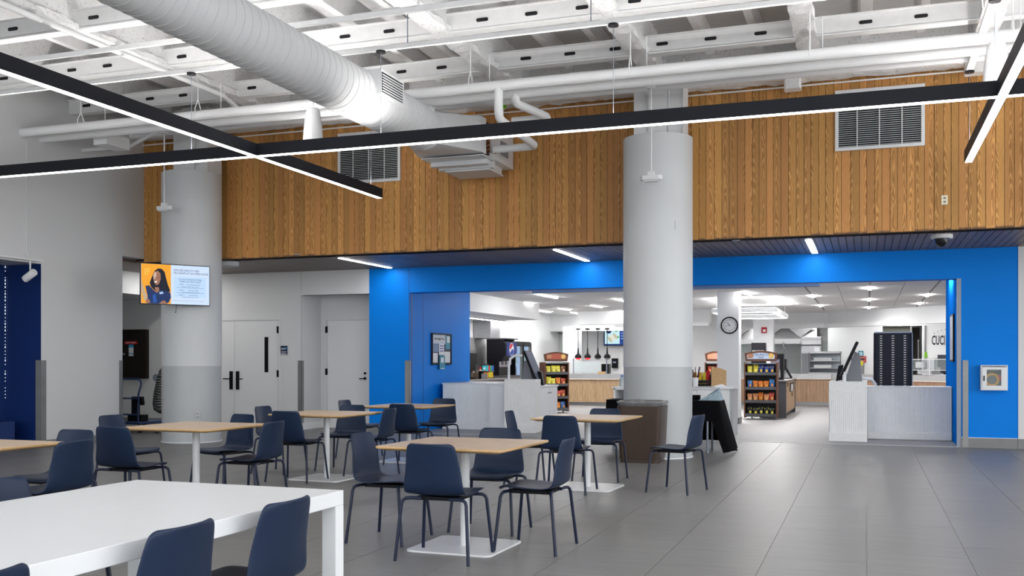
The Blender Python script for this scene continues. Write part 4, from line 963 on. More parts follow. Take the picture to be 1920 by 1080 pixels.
# ================================================================== KITCHEN: front counters
def fluted(x0, x1, y, z0, ztop, parent, name='fluted_panel'):
    b = MB(); p = .03; n = max(2, int((x1 - x0) / p)); p = (x1 - x0) / n; vs = []; fs = []
    for i in range(n):
        for q, dy in ((0, 0), (.18, -.009), (.82, -.009), (1, 0)):
            x = x0 + (i + q) * p; vs += [(x, y + dy, z0), (x, y + dy, ztop(x))]
    for i in range(len(vs) // 2 - 1): fs.append((2*i, 2*i + 2, 2*i + 3, 2*i + 1))
    b.add(vs, fs); return b.build(name, FLUTE, parent)
LX0 = at(945, 720, Y=17.5).x; LX1 = at(1003, 720, Y=17.5).x
t = thing('serving_counter', 'low fluted grey counter left of the aisle, against the blue jamb', 'counter', (0, 0, 0))
MB().box(-7.88, -6.85, 18.115, 19.7, .0, .87).box(-6.85, LX0, 18.115, 18.14, 0, .87).build('body', FLUTE, t)
MB().box(-7.88, LX0, 18.08, 18.2, 0.0, .14).build('plinth', TERR, t)
fluted(-7.88, LX0, 18.10, .14, lambda x: .875, t)
MB().box(-7.89, LX0, 18.08, 18.35, .875, .90).build('edge', TABW, t); MB().box(-7.97, -6.85, 18.35, 19.75, .87, .90).build('worktop', CTOP, t)
zt = lambda x: .90 if x < LX0 + .12 else .90 - (x - LX0 - .12) / (LX1 - LX0 - .12) * .26
MB().box(LX0, LX1, 17.515, 17.85, 0, .99).build('wing_panel', TERR, t, bevel=.004)
MB().box(LX0, LX1, 17.48, 17.52, 0.0, .14).build('wing_plinth', TERR, t)
fluted(LX0, LX1 - .01, 17.51, .14, zt, t, 'wing_flutes')
RX0 = at(1554, 720, Y=17.43).x; RX1 = at(1626, 720, Y=17.43).x
t = thing('serving_counter', 'low fluted grey counter right of the aisle, before the tall black cabinet', 'counter', (0, 0, 0))
MB().box(RX1, XO1 - .004, 18.075, 19.3, 0, .87).build('body', FLUTE, t)
MB().box(RX1, XO1 - .004, 18.03, 18.1, 0, .14).build('plinth', TERR, t, bevel=.02)
fluted(RX1, XO1 - .01, 18.06, .14, lambda x: .875, t)
MB().box(RX1, XO1 - .004, 18.035, 18.6, .875, .90).build('edge', TABW, t)
zt2 = lambda x: .62 + min(1, (x - RX0) / (RX1 - RX0 - .14)) * .27
MB().box(RX0, RX1, 17.445, 18.6, 0, .99).build('wing_panel', TERR, t, bevel=.004)
MB().box(RX0, RX1, 17.41, 17.45, 0, .14).build('wing_plinth', TERR, t)
fluted(RX0 + .01, RX1, 17.44, .14, zt2, t, 'wing_flutes')
# white till cabinet
t = thing('till_cabinet', 'white two door cabinet under the left till', 'cabinet', (0, 0, 0))
MB().box(-6.8, -5.80, 17.86, 18.95, 0.06, .83).box(-6.78, -5.84, 17.88, 18.93, 0, .06).build('carcass', KWALL, t)
MB().box(-6.82, -5.76, 17.86, 18.97, .83, .863).build('top', KWALL, t)
for y0, y1, yk in ((17.87, 18.40, 18.34), (18.41, 18.94, 18.47)):
    d = MB().box(-5.80, -5.775, y0, y1, .07, .82).build('door', KWALL, t); MB().lathe([(.014, 0), (.014, .02)], 12, M=Matrix.Translation((-5.775, yk, .72)) @ Matrix.Rotation(PI/2, 4, 'Y')).build('knob', STEEL, d)
SCRN = mat('till_screen', (.16, .19, .27), .15, vary=.02)
def till(x, y, z, sgn, lab):
    t = thing('till_screen', lab, 'till', (x, y, z))
    Mx = Matrix.Translation((sgn * -.05, 0, .36)) @ Matrix.Rotation(sgn * math.radians(-24), 4, 'Y')
    MB().box(-.022, .022, -.22, .22, -.33, .33, M=Mx).build('case', BLACKP, t, bevel=.006)
    MB().box(sgn * .0225, sgn * .026, -.2, .2, -.30, .30, M=Mx).build('display', SCRN, t)
    MB().prism([(-.02, 0), (-sgn * .26, 0), (-sgn * .22, .46), (-sgn * .14, .5)], -.09, .09, 'Y').build('stand', mat('till_grey', (.16, .17, .19), .4, vary=.03), t)
    rd = MB().prism([(sgn * .06, .02), (sgn * .16, .0), (sgn * .12, .26), (sgn * .04, .28)], -.05, .05, 'Y').build('card_reader', BLACKP, t)
    return t
till(-5.99, 18.25, .863, 1, 'tilted till screen on the white cabinet left of the aisle')
xr = at(1586, 700, Y=17.7).x
till(xr, 17.75, .99, -1, 'tilted till screen on the counter wing right of the aisle')
o = MB().tube([(-6.35, 17.7, .99), (-6.35, 17.7, 1.25), (-6.32, 17.7, 1.38), (-6.22, 17.72, 1.44), (-6.1, 17.76, 1.43)], .024, 10).build('white_hose', KWALL, None, smooth=True); tag(o, 'white bent cable hose by the left till', 'hose')
o = MB().tube([(xr + .03, 17.8, 1.4), (xr + .10, 17.8, 1.36), (xr + .13, 17.8, 1.18), (xr + .2, 17.8, 1.06), (xr + .30, 17.8, 1.035), (xr + .40, 17.85, 1.03), (xr + .47, 18.0, .93)], .026, 10).build('white_hose', KWALL, None, smooth=True); tag(o, 'white bent cable hose by the right till', 'hose')
o = MB().lathe([(.03, 0), (.032, .1), (.012, .13), (.012, .16)], 14).build('sanitiser_bottle', KWALL, None, smooth=True, loc=(xr - .02, 17.52, .99)); tag(o, 'small white pump bottle on the right counter wing', 'bottle')
# tall black tray cabinet
a = at(1638, 640, Y=19.6).x; b_ = at(1711, 640, Y=19.6).x
t = thing('tray_cabinet', 'tall black tray cabinet with three columns of slots behind the right counter', 'cabinet', ((a + b_) / 2, 19.6, 0)); w2 = (b_ - a) / 2
MB().rbox(0, .36, 2 * w2, .7, .06, 1.86, .04).build('body', mat('cabinet_navy', (.007, .009, .018), .35, vary=.02, spec=.15), t, bevel=.02)
MB().box(w2 - .012, w2 + .004, .0, .72, .06, 1.85).box(-w2 + .02, w2 - .02, .0, .1, 1.845, 1.868).build('trim', ALU, t)
sl = MB().rbox(0, 0, .045, .014, 0, .006, .006, M=Matrix.Rotation(PI/2, 4, 'X')).mesh('slot', STEEL)
for cx_ in (-.205, 0, .205):
    for k in range(34): link_copy('slot', sl, t, (cx_ * w2 / .333, .008, 1.79 - k * .043))
for x in (-.25, .25): MB().lathe([(.02, -.015), (.03, 0), (.02, .015)], 12, M=Matrix.Translation((x, .3, .03)) @ Matrix.Rotation(PI/2, 4, 'Y')).build('caster', BLACKP, t)
# white counter behind the column
t = thing('white_counter', 'white counter with cabinet doors behind the middle column', 'counter', (0, 0, 0))
MB().box(-4.33, -4.30, 17.7, 18.4, 0, .84).box(-4.30, -4.02, 18.35, 18.4, 0, .84).box(-4.02, -2.24, 17.74, 18.4, .08, .84).box(-4.02, -2.30, 17.8, 18.4, 0, .08).box(-4.33, -4.02, 17.7, 18.4, .81, .84).build('carcass', KWALL, t)
MB().box(-4.36, -2.18, 17.68, 18.42, .84, .865).build('top', KWALL, t); MB().box(-2.24, -2.2, 17.70, 18.4, 0, .84).build('end_panel', COLG, t)
for k in range(3): MB().box(-4.0 + k*.59, -3.42 + k*.59, 17.715, 17.74, .1, .82).build('door', KWALL, t)
ZC = .865
def put(name, lab, cat, px, Y, z=ZC, rz=0): 
    return thing(name, lab, cat, (at(px, 700, Y=Y).x, Y, z), rz)
t = put('cup_of_straws', 'white cup holding dark and red straws on the white counter', 'cup', 1304, 17.95)
MB().lathe([(.045, 0), (.055, .17), (.052, .17), (.043, .01)], 18).build('cup', KWALL, t, smooth=True)
for k in range(9):
    a_ = k * 2.4; MB().tube([(.02*math.cos(a_), .02*math.sin(a_), .05), (.085*math.cos(a_), .06*math.sin(a_), .26 + .05 * (k % 3))], .007, 6).build('straw', flat('straw%d' % (k % 3), ((.25, .01, .02), (.02, .02, .04), (.06, .02, .03))[k % 3]), t)
t = put('condiment_rack', 'dark condiment rack with red and yellow packets on the white counter', 'rack', 1319, 18.2)
MB().box(-.2, .2, -.06, .08, 0, .02).box(-.2, .2, -.06, -.05, .06, .12).box(-.2, -.19, -.06, .08, 0, .2).box(.13, .14, -.06, .08, 0, .2).box(-.2, .2, .07, .08, 0, .2).build('tray', DARK, t)
for k, (x, c_) in enumerate(((-.16, (.5, .3, .02)), (-.06, (.65, .45, .03)), (.02, (.65, .5, .04)), (.08, (.5, .01, .02)))): MB().rbox(x, 0, .07, .05, .05, .26 + .03 * (k == 3), .015).build('packet', flat('packet%d' % k, c_), t)
p0 = at(1334, 722, Y=18.05); p1 = at(1362, 722, Y=18.05)
o = MB().prism([(p0.x, ZC), (p1.x, ZC), (p1.x, 1.16), (p1.x - .1, 1.20), (p0.x, 1.235)], 18.03, 18.055, 'Y').build('wooden_board', OAKE, None); tag(o, 'upright wooden board with a sloped top on the white counter', 'board')
o = put('paper_bag', 'crumpled white paper on the right end of the white counter', 'paper', 1362, 17.85); 
MB().add([(-.3, -.1, 0), (.25, -.12, 0), (.22, .12, 0), (-.28, .1, 0), (-.08, 0, .06), (.02, .02, .015), (.12, 0, .03)], [(0,3,4), (0,4,5), (0,5,1), (1,5,6), (1,6,2), (2,6,5), (2,5,3), (3,5,4)]).build('sheet', KWALL, o)
o = put('magazine', 'flat dark edged magazine on the white counter front', 'magazine', 1318, 17.76); MB().box(-.22, .2, -.06, .06, 0, .006).build('cover', BLACKP, o); MB().box(-.26, .22, -.04, .1, .006, .016).build('pages', KWALL, o)
o = put('water_bottle', 'clear bottle with a blue cap on the left end of the white counter', 'bottle', 1166, 17.9); MB().lathe([(.05, 0), (.052, .08), (.045, .13), (.02, .17), (.02, .18)], 16).build('body', mat('bottle_clear', (.75, .85, .9), .1, trans=.6, vary=.01), o, smooth=True); MB().lathe([(.023, .18), (.023, .205)], 14).build('cap', flat('capblue', (.03, .12, .5)), o)

# ================================================================== KITCHEN: snack racks
BROWN = mat('rack_brown', (.10, .035, .015), .5, vary=.1, scale=10); RACKG = mat('rack_grey', (.07, .07, .08), .4, vary=.05)
def bag_mesh(w_, h_, d_):
    b = MB(); nx, nz = 5, 5; vs = []; fs = []
    for sd in (-1, 1):
        for j in range(nz + 1):
            for i in range(nx + 1):
                u_, v_ = -1 + 2*i/nx, -1 + 2*j/nz
                q = max(0, (1 - u_**4) * (1 - v_**4)); k_ = 1 - .07 * (abs(v_) < .9) * abs(u_)
                vs.append((u_ * w_/2 * k_, sd * d_/2 * q, h_/2 + v_ * h_/2))
    n_ = (nx+1) * (nz+1)
    for sd in (0, 1):
        for j in range(nz):
            for i in range(nx):
                a_ = sd*n_ + j*(nx+1) + i; f_ = (a_, a_+1, a_+nx+2, a_+nx+1); fs.append(f_ if sd == 0 else f_[::-1])
    return b.add(vs, fs)
COLS = {'yellow': ((.72, .62, .05), (.9, .8, .25)), 'navy': ((.02, .05, .22), (.70, .45, .05)), 'orange': ((.65, .17, .02), (.75, .35, .06)), 'blue': ((.03, .20, .55), (.75, .25, .05)), 'red': ((.50, .06, .04), (.7, .4, .1)), 'peach': ((.62, .25, .10), (.75, .45, .2)), 'black': ((.02, .02, .02), (.72, .65, .06)), 'brown': ((.22, .08, .04), (.7, .5, .3))}
BAGS = {}
for k_, (c1, c2) in COLS.items():
    me = bag_mesh(.15, .21, .06).mesh('bag', mat('bagfilm_' + k_, c1, .35, vary=.45, scale=22, bump=.4), True)
    lb = MB().prism([(-.062, .142), (.062, .150), (.058, .176), (-.060, .170)], -.0215, -.018, 'Y').prism([(.034 * math.cos(a_ * PI / 5) + .012, .078 + .036 * math.sin(a_ * PI / 5)) for a_ in range(10)], -.0335, -.030, 'Y').mesh('print', flat('bagprint_' + k_, c2, rough=.35))
    BAGS[k_] = (me, lb)
def rack(name, lab, loc, rz, rows, wd=.74, sign=None, signcol=(.55, .66, .85), grp='', tall=1.57):
    t = thing(name, lab, 'snack rack', loc, rz); w2 = wd / 2
    for s_ in (-1, 1): MB().box(s_*w2, s_*(w2 - .03), 0, .45, .04, 1.30).build('side_panel', BROWN, t)
    MB().box(-w2, w2, .43, .45, .04, 1.28).build('back_panel', DARK, t)
    n_ = 12; ar = [(-w2 + 2*w2*i/n_, tall - .06 + .06 * math.sin(PI*i/n_)) for i in range(n_ + 1)]
    hd = MB().prism([(-w2 + .03, 1.33), (w2 - .03, 1.33)] + ar[::-1], .06, .10, 'Y').build('header', BROWN, t)
    ar2 = [(-w2 + .06 + (2*w2 - .12)*i/n_, tall - .10 + .055 * math.sin(PI*i/n_)) for i in range(n_ + 1)]
    MB().prism([(-w2 + .07, 1.38), (w2 - .07, 1.38)] + ar2[::-1], .052, .06, 'Y').build('sign_face', flat('sign_' + name + str(int(signcol[0]*100)), signcol), hd)
    if sign:
        for q, (tx_, sz) in enumerate(sign): text(tx_, sz, (0, .05, 1.475 - q * .065), '-Y', flat('ink', (.02, .02, .03)), hd)
    MB().lathe([(.06, 0), (.06, .004)], 16, M=Matrix.Translation((w2 - .14, .052, 1.45)) @ Matrix.Rotation(PI/2, 4, 'X')).build('sign_picture', flat('crisp', (.75, .5, .15)), hd)
    MB().box(-w2 + .08, -w2 + .2, .048, .052, 1.40, 1.50).build('sign_picture', flat('snackmix', (.45, .22, .12)), hd)
    for zz in [r[0] for r in rows]:
        MB().box(-w2 + .03, w2 - .03, 0, .43, zz - .03, zz - .01).box(-w2 + .03, w2 - .03, -.012, 0, zz - .03, zz + .035).build('shelf', RACKG, t)
    MB().box(-w2 + .03, w2 - .03, .02, .43, 1.26, 1.28).build('top_shelf', RACKG, t)
    for x in (-.2, .2): MB().lathe([(.02, -.015), (.035, 0), (.02, .015)], 12, M=Matrix.Translation((x, .1, .035)) @ Matrix.Rotation(PI/2, 4, 'Y')).build('caster', STEEL, t)
    Mx = Matrix.Translation(loc) @ Matrix.Rotation(rz, 4, 'Z')
    for zz, nm, seq in rows:
        n_ = len(seq); st_ = (wd - .13) / n_
        for i, c_ in enumerate(seq):
            p_ = Mx @ Vector((-w2 + .065 + st_ * (i + .5), .08 + .015 * rnd.random(), zz - .009))
            bg = thing('snack_bag', '%s snack bag, %s, %s' % (c_, ('leftmost', 'second from left', 'third from left', 'fourth from left', 'fifth from left')[i], nm), 'snack bag', p_, rz + rnd.uniform(-.12, .12), 'snack bags on the %s' % nm)
            o_ = bpy.data.objects.new('bag', BAGS[c_][0]); C.objects.link(o_); o_.parent = bg; tl_ = rnd.uniform(-.05, .05); hs_ = rnd.uniform(.86, 1.06); o_.rotation_euler = (-.10, tl_, 0); o_.scale = (st_ / .156, .9, hs_)
            o_ = bpy.data.objects.new('front_print', BAGS[c_][1]); C.objects.link(o_); o_.parent = bg; o_.rotation_euler = (-.10, tl_, 0); o_.scale = (st_ / .156, .9, hs_)
rack('snack_rack', 'tall brown snack rack with four shelves right of the clock pillar', (-2.275, 23.3, 0), 0,
     [(1.04, 'top shelf of tall rack by pillar', ['yellow', 'yellow', 'navy', 'navy', 'navy']), (.71, 'second shelf of tall rack by pillar', ['blue', 'orange', 'orange', 'orange', 'blue']),
      (.41, 'third shelf of tall rack by pillar', ['peach', 'peach', 'orange', 'peach', 'red']), (.10, 'bottom shelf of tall rack by pillar', ['black'] * 5)], .74, [('CRUNCH', .085), ('TIME!', .06)])
rack('snack_rack', 'brown snack rack with yellow bags standing behind the left till', (-7.48, 24.5, 0), .62,
     [(1.02, 'upper shelf of rack behind left till', ['yellow', 'yellow', 'yellow', 'brown']), (.72, 'second shelf of rack behind left till', ['yellow', 'yellow', 'orange', 'red']), (.40, 'lower shelf of rack behind left till', ['orange', 'orange', 'red', 'red']), (.1, 'bottom shelf of rack behind left till', ['blue', 'blue', 'orange', 'blue'])], .66, None, (.40, .10, .06))
x_ = at(1341, 680, Y=24.2).x
rack('snack_rack', 'dark snack rack half hidden behind the clock pillar', (x_, 24.2, 0), .1, [(1.04, 'top shelf of half hidden rack', ['red', 'red', 'red', 'red'])], .5, None, (.5, .22, .16))
# drinks island behind the tall rack
t = thing('drinks_island', 'oak sided island counter behind the tall snack rack', 'counter', (0, 0, 0))
MB().box(-2.35, -1.80, 24.0, 27.2, .08, .85).build('body', RACKG, t); MB().box(-1.80, -1.775, 24.05, 27.1, .12, .84).build('side_panel', KWOOD, t)
MB().box(-2.36, -1.76, 23.96, 24.05, 0, .86).box(-2.36, -1.76, 27.1, 27.2, 0, .86).build('end_panel', RACKG, t); MB().box(-2.38, -1.74, 23.94, 27.22, .86, .885).build('top', CTOP, t)
for y, z in ((24.6, .72), (26.0, .45)): MB().box(-1.775, -1.765, y, y + .16, z, z + .10).build('cup_slot', BLACKP, t)
MB().box(-1.775, -1.76, 25.3, 26.6, .58, .80).build('napkin_bay', BLACKP, t); MB().box(-1.772, -1.74, 25.5, 25.9, .60, .76).build('napkin_stack', KWALL, t)
t = thing('juice_dispenser', 'black framed juice dispenser on the drinks island', 'dispenser', (-2.0, 24.5, .885))
MB().rbox(0, 0, .30, .34, 0, .06, .03).box(.08, .15, -.17, .17, .06, .5).rbox(0, 0, .3, .34, .5, .62, .04).build('frame', BLACKP, t); MB().rbox(-.04, 0, .22, .3, .25, .5, .03).build('tank', mat('juice', (.22, .2, .26), .1, trans=.3, vary=.02), t)
MB().rbox(-.05, -.05, .14, .14, .06, .2, .02).build('cups', KWALL, t)
t = thing('monitor_arm', 'black tilted monitor on an arm behind the juice dispenser', 'monitor', (-1.88, 26.3, .885))
MB().rbox(0, 0, .2, .2, 0, .02, .03).tube([(.08, 0, .02), (-.1, 0, .34)], .03, 8).box(-.14, -.04, -.2, .2, .22, .50).build('body', BLACKP, t)
x_ = at(1420, 650, Y=27).x
t = thing('coffee_urn', 'black coffee machine rising behind the snack rack header', 'coffee machine', (x_, 27.4, .0)); MB().box(-.35, .35, -.2, .3, 0, .9).build('stand', RACKG, t); MB().rbox(0, 0, .36, .4, .9, 1.82, .03).build('body', BLACKP, t); MB().box(-.15, .15, -.205, -.2, 1.5, 1.62).build('grille', GREYB, t)

# ================================================================== KITCHEN: left drinks wall
t = thing('drinks_counter', 'dark drinks counter along the left kitchen wall', 'counter', (0, 0, 0))
MB().box(-9.69, -8.72, 19.9, 25.1, 0, .86).build('body', RACKG, t); MB().box(-9.69, -8.68, 19.86, 25.15, .86, .90).build('worktop', CTOP, t)
o = MB().box(-9.70, -9.67, 22.9, 25.1, .95, 1.95).build('steel_backsplash', mat('brushed', (.5, .5, .51), .4, .6, vary=.05, scale=3), None); tag(o, 'stainless splash panel on the wall behind the drinks counter', 'panel')
o = MB().box(-9.69, -9.2, 24.25, 24.95, 1.93, 2.42).build('steel_housing', STEEL, None, bevel=.005); tag(o, 'stainless box hanging above the soda fountain', 'housing')
o = MB().tube([(-9.6, 23.35, .9), (-9.6, 23.35, 2.35)], .045, 12).build('steel_riser', STEEL, None, smooth=True); tag(o, 'vertical steel riser pipe beside the splash panel', 'pipe')
o = MB().box(-9.68, -9.1, 21.0, 22.9, 1.60, 1.72).build('steel_shelf', GREYB, None); tag(o, 'grey wall shelf above the coffee brewer', 'shelf')
t = thing('coffee_brewer', 'black coffee brewer at the left end of the drinks counter', 'coffee machine', (-9.15, 22.1, .90))
MB().rbox(0, 0, .55, .62, 0, .62, .03).box(.1, .3, -.3, .3, .35, .62).build('body', BLACKP, t); MB().box(-.1, .28, -.32, -.31, .28, .5).build('chrome_front', STEEL, t)
for y in (-.12, .12): MB().lathe([(.05, .02), (.07, .05), (.07, .16), (.05, .2)], 14, M=Matrix.Translation((.34, y, 0))).build('jug', mat('jug_brown', (.07, .045, .03), .15, vary=.02), t)
t = thing('touch_panel', 'small black touch panel by the coffee brewer', 'screen', (-9.35, 22.85, .90)); MB().tube([(0, 0, 0), (0, 0, .36)], .03, 8).box(-.06, .0, -.14, .14, .32, .62).build('body', BLACKP, t); MB().box(-.12, .12, -.063, -.06, .35, .6).build('display', SCRN, t)
t = thing('cup_stand', 'round black cup stand with chrome cups on the drinks counter', 'stand', (-8.9, 22.75, .90)); MB().lathe([(.20, .16), (.22, .19), (.20, .2)], 24).tube([(0, 0, 0), (0, 0, .17)], .08, 12).build('tray', BLACKP, t)
for k in range(4): MB().lathe([(.02, 0), (.025, .13)], 10, M=Matrix.Translation((.1, -.15 + k * .1, 0))).build('chrome_cup', STEEL, t)
t = thing('bottle_cluster', 'red topped syrup bottle by the tea boxes', 'bottle', (-9.0, 23.0, .90)); MB().lathe([(.05, 0), (.055, .16), (.02, .24)], 14).build('body', flat('syrup', (.6, .35, .25)), t); MB().lathe([(.024, .24), (.024, .29)], 12).build('cap', flat('red', (.45, .02, .015)), t)
TEA = [((.02, .42, .5), 'cyan'), ((.6, .02, .03), 'red'), ((.02, .42, .22), 'green'), ((.04, .12, .55), 'blue')], [((.72, .22, .02), 'orange'), ((.5, .6, .03), 'lime'), ((.75, .42, .03), 'amber')]
t = thing('tea_rack', 'black wire rack holding coloured tea boxes beside the soda fountain', 'rack', (-9.03, 23.5, .90)); MB().box(-.08, .10, -.2, .32, 0, .015).box(-.08, .10, -.2, .32, .165, .175).box(-.08, -.07, -.2, .32, 0, .36).build('shelves', DARK, t)
for r_, row in enumerate(TEA):
    for k, (c_, nm) in enumerate(row):
        n_ = 4 if r_ == 0 else 3
        o = thing('tea_box', '%s tea box on the %s tier of the wire rack' % (nm, 'upper' if r_ == 0 else 'lower'), 'box', (-9.02, 23.36 + k * (.13 if n_ == 4 else .165), .915 if r_ else 1.075))
        MB().box(-.05, .07, -.055 if n_ == 4 else -.075, .055 if n_ == 4 else .075, 0, .145).build('carton', flat('tea_' + nm, c_), o); MB().box(-.02, .04, -.056 if n_ == 4 else -.076, -.05, .05, .1).build('label', TABW, o)
# soda fountain
t = thing('soda_fountain', 'black soda fountain with a round red white and blue emblem', 'soda fountain', (-9.3, 24.2, .90))
pf = [(0, .44), (.30, .44), (.42, .47), (.50, .56), (.535, .68), (.535, .80), (.50, .93), (.46, 1.0), (0, 1.0)]
MB().prism(pf, 0, .86, 'Y').build('head', BLACKP, t); MB().box(-.02, .56, -.02, .9, 1.0, 1.03).build('cap_plate', RACKG, t)
MB().box(0, .34, 0.02, .84, 0, .44).build('back', BLACKP, t); MB().box(0, .62, 0, .86, 0, .06).build('drip_tray', RACKG, t)
hd = MB().box(.536, .539, .04, .82, .56, .92).build('blue_front', flat('fountain_blue', (.012, .03, .20)), t)
def disc(y0, y1, z0_, z1_, m, nm, d, R=.155):
    pts = []
    for i in range(49):
        a_ = 2 * PI * i / 48; y_, z_ = R * math.cos(a_), R * math.sin(a_)
        z_ = max(z0_(y_), min(z1_(y_), z_)); pts.append((y_ + .43, z_ + .74))
    return MB().prism(pts, d, d + .002, 'X').build(nm, m, hd)
wv1 = lambda y: .055 + .35 * y * 0 + .05 * math.sin(y * 16); wv0 = lambda y: -.035 + .045 * math.sin(y * 16 + .6)
disc(0, 0, lambda y: -1, lambda y: 1, flat('emblem_white', (.9, .9, .92)), 'emblem', .539, .17)
disc(0, 0, wv1, lambda y: 1, flat('emblem_red', (.65, .01, .03)), 'emblem_top', .541); disc(0, 0, lambda y: -1, wv0, flat('emblem_blue', (.01, .06, .35)), 'emblem_bottom', .541)
for k in range(6): MB().tube([(.40, .12 + k * .125, .44), (.40, .12 + k * .125, .34)], .022, 8).build('nozzle', STEEL if k % 2 else RACKG, t)
MB().box(.34, .37, .05, .8, .28, .42).build('flavour_strip', flat('flavours', (.35, .32, .35)), t)
# coolers
for k, y0 in enumerate((25.32, 26.03)):
    t = thing('drinks_cooler', '%s black glass door drinks cooler beside the soda fountain' % ('nearer', 'farther')[k], 'cooler', (-9.65, y0, 0))
    MB().box(0, .02, 0, .68, .02, 1.87).box(0, .72, 0, .03, .02, 1.87).box(0, .72, .65, .68, .02, 1.87).box(0, .72, .03, .65, 1.74, 1.87).box(0, .72, .03, .65, .02, .2).build('cabinet', BLACKP, t)
    MB().box(.02, .03, .03, .65, .2, 1.74).build('lit_back', flat('cooler_back_glow', (.55, .72, 1.0), 1.1), t)
    MB().box(.03, .66, .640, .649, .2, 1.74).build('lit_side', flat('cooler_side_glow', (.33, .50, .85), .55), t)  # back and side panels glow in place of the cooler's inner lighting
    for z in (.55, .9, 1.25): MB().box(.03, .66, .03, .65, z, z + .012).build('shelf', KWALL, t)
    for q, z in enumerate((.21, .562, .912, 1.262)):
        b = MB()
        for i in range(5): b.lathe([(.032, 0), (.034, .17), (.014, .22), (.014, .24)], 10, M=Matrix.Translation((.55, .09 + i * .125, z)))
        b.build('bottle_row', flat('drink%d' % q, ((.05, .25, .3), (.5, .6, .7), (.05, .2, .5), (.15, .4, .35))[q]), t)
    d = MB().box(.725, .745, 0, .04, .1, 1.84).box(.725, .745, .64, .68, .1, 1.84).box(.725, .745, .04, .64, .1, .2).box(.725, .745, .04, .64, 1.74, 1.84).build('door_frame', BLACKP, t)
    MB().box(.730, .735, .04, .64, .2, 1.74).build('pane', GLASS, d); MB().box(.745, .765, .015, .03, .7, 1.2).build('handle', STEEL, d)

# ================================================================== KITCHEN: rear counters
def wood_counter(lab, x0, x1, M_=None, y=0.0):
    t = thing('rear_counter', lab, 'counter', (0, 0, 0))
    MB().box(x0, x1, y + .03, y + .8, .1, .78, M=M_).build('body', KWOOD, t); MB().box(x0, x1, y + .08, y + .8, 0, .1, M=M_).build('kick', STEEL, t)
    MB().box(x0, x1, y - .03, y + .8, .78, .81, M=M_).build('light_edge', mat('pale_edge', (.72, .64, .56), .4, vary=.02), t)
    MB().box(x0, x1, y + .05, y + .85, .81, .95, M=M_).build('steel_top', mat('brushed', (.5, .5, .51), .4, .6), t)
    n_ = max(2, int((x1 - x0) / .6)); 
    for k in range(n_ - 1): xx = x0 + (x1 - x0) * (k + 1) / n_; MB().box(xx - .002, xx + .002, y + .026, y + .031, .12, .77, M=M_).build('panel_joint', BROWN, t)
    return t
xa = at(1041, 740, Y=29.0).x
wood_counter('long oak fronted serving counter under the heat lamps', xa, -3.9, None, 29.0)
o = MB().box(-8.0, xa - .02, 29.35, 29.9, 0, .92).build('rear_counter', KWOOD, None); tag(o, 'short oak counter return behind the yellow snack rack', 'counter')
wood_counter('oak fronted counter carrying the steel food display', -3.9, -1.0, None, 31.4)
wood_counter('angled oak fronted counter with the slicer on it, at right', 0.40, 7.0, M45, -.1)
# heat lamps
for k, px in enumerate((1084, 1101.7, 1121, 1138.5)):
    x_ = at(px, 640, Y=29.4).x
    t = thing('heat_lamp', '%s black heat lamp hanging over the serving counter' % ('leftmost, red lit', 'second, red lit', 'third', 'rightmost, by the menu screen')[k], 'heat lamp', (x_, 29.4, 1.43))
    MB().lathe([(.105, 0), (.10, .05), (.075, .10), (.03, .13), (.022, .22), (.018, .3)], 20, cap=False).build('shade', BLACKP, t, smooth=True)
    MB().lathe([(.02, -.05), (.07, -.03), (.085, .0), (.085, .03)], 16).build('bulb', flat('heat_red', (1.0, .03, .03), 1.2) if k < 2 else GREYB, t)
    MB().tube([(.012 * math.cos(i * 1.6), .012 * math.sin(i * 1.6), .3 + i * .0072) for i in range(80)], .007, 5).build('coil_cord', BLACKP, t); MB().box(-.055, .055, -.05, .05, .86, .9).build('mount', BLACKP, t)
# sneeze guard
t = thing('sneeze_guard', 'frosted sneeze guard standing on the serving counter', 'screen', (0, 0, 0))
a = at(1076, 690, Y=29.15); b_ = at(1126, 690, Y=29.15); c_ = at(1137, 690, Y=29.15)
MB().box(a.x, b_.x, 29.15, 29.16, .98, 1.33).build('panel', mat('frosted', (.75, .82, .83), .3, trans=.25, vary=.01), t)
for x_ in (a.x - .02, c_.x): MB().tube([(x_, 29.18, .95), (x_, 29.18, 1.42)], .02, 8).build('post', ALU, t, smooth=True)
o = MB().box(c_.x - .25, c_.x - .02, 29.5, 29.8, .95, 1.25).build('food_warmer', BLACKP, None, bevel=.02); tag(o, 'black food warmer at the end of the serving counter', 'warmer')
o = MB().box(c_.x - .25, c_.x - .02, 29.1, 29.3, .95, 1.02).build('carton', OAKE, None); tag(o, 'small brown carton in front of the black warmer', 'carton')
o = thing('soap_dispenser', 'black soap dispenser on the wall behind the serving counter', 'dispenser', at(1154, 681, Y=32.19)); MB().rbox(0, -.07, .20, .14, -.16, .16, .03).build('body', BLACKP, o); MB().box(-.05, .05, -.15, -.14, .0, .06).build('window', ALU, o)
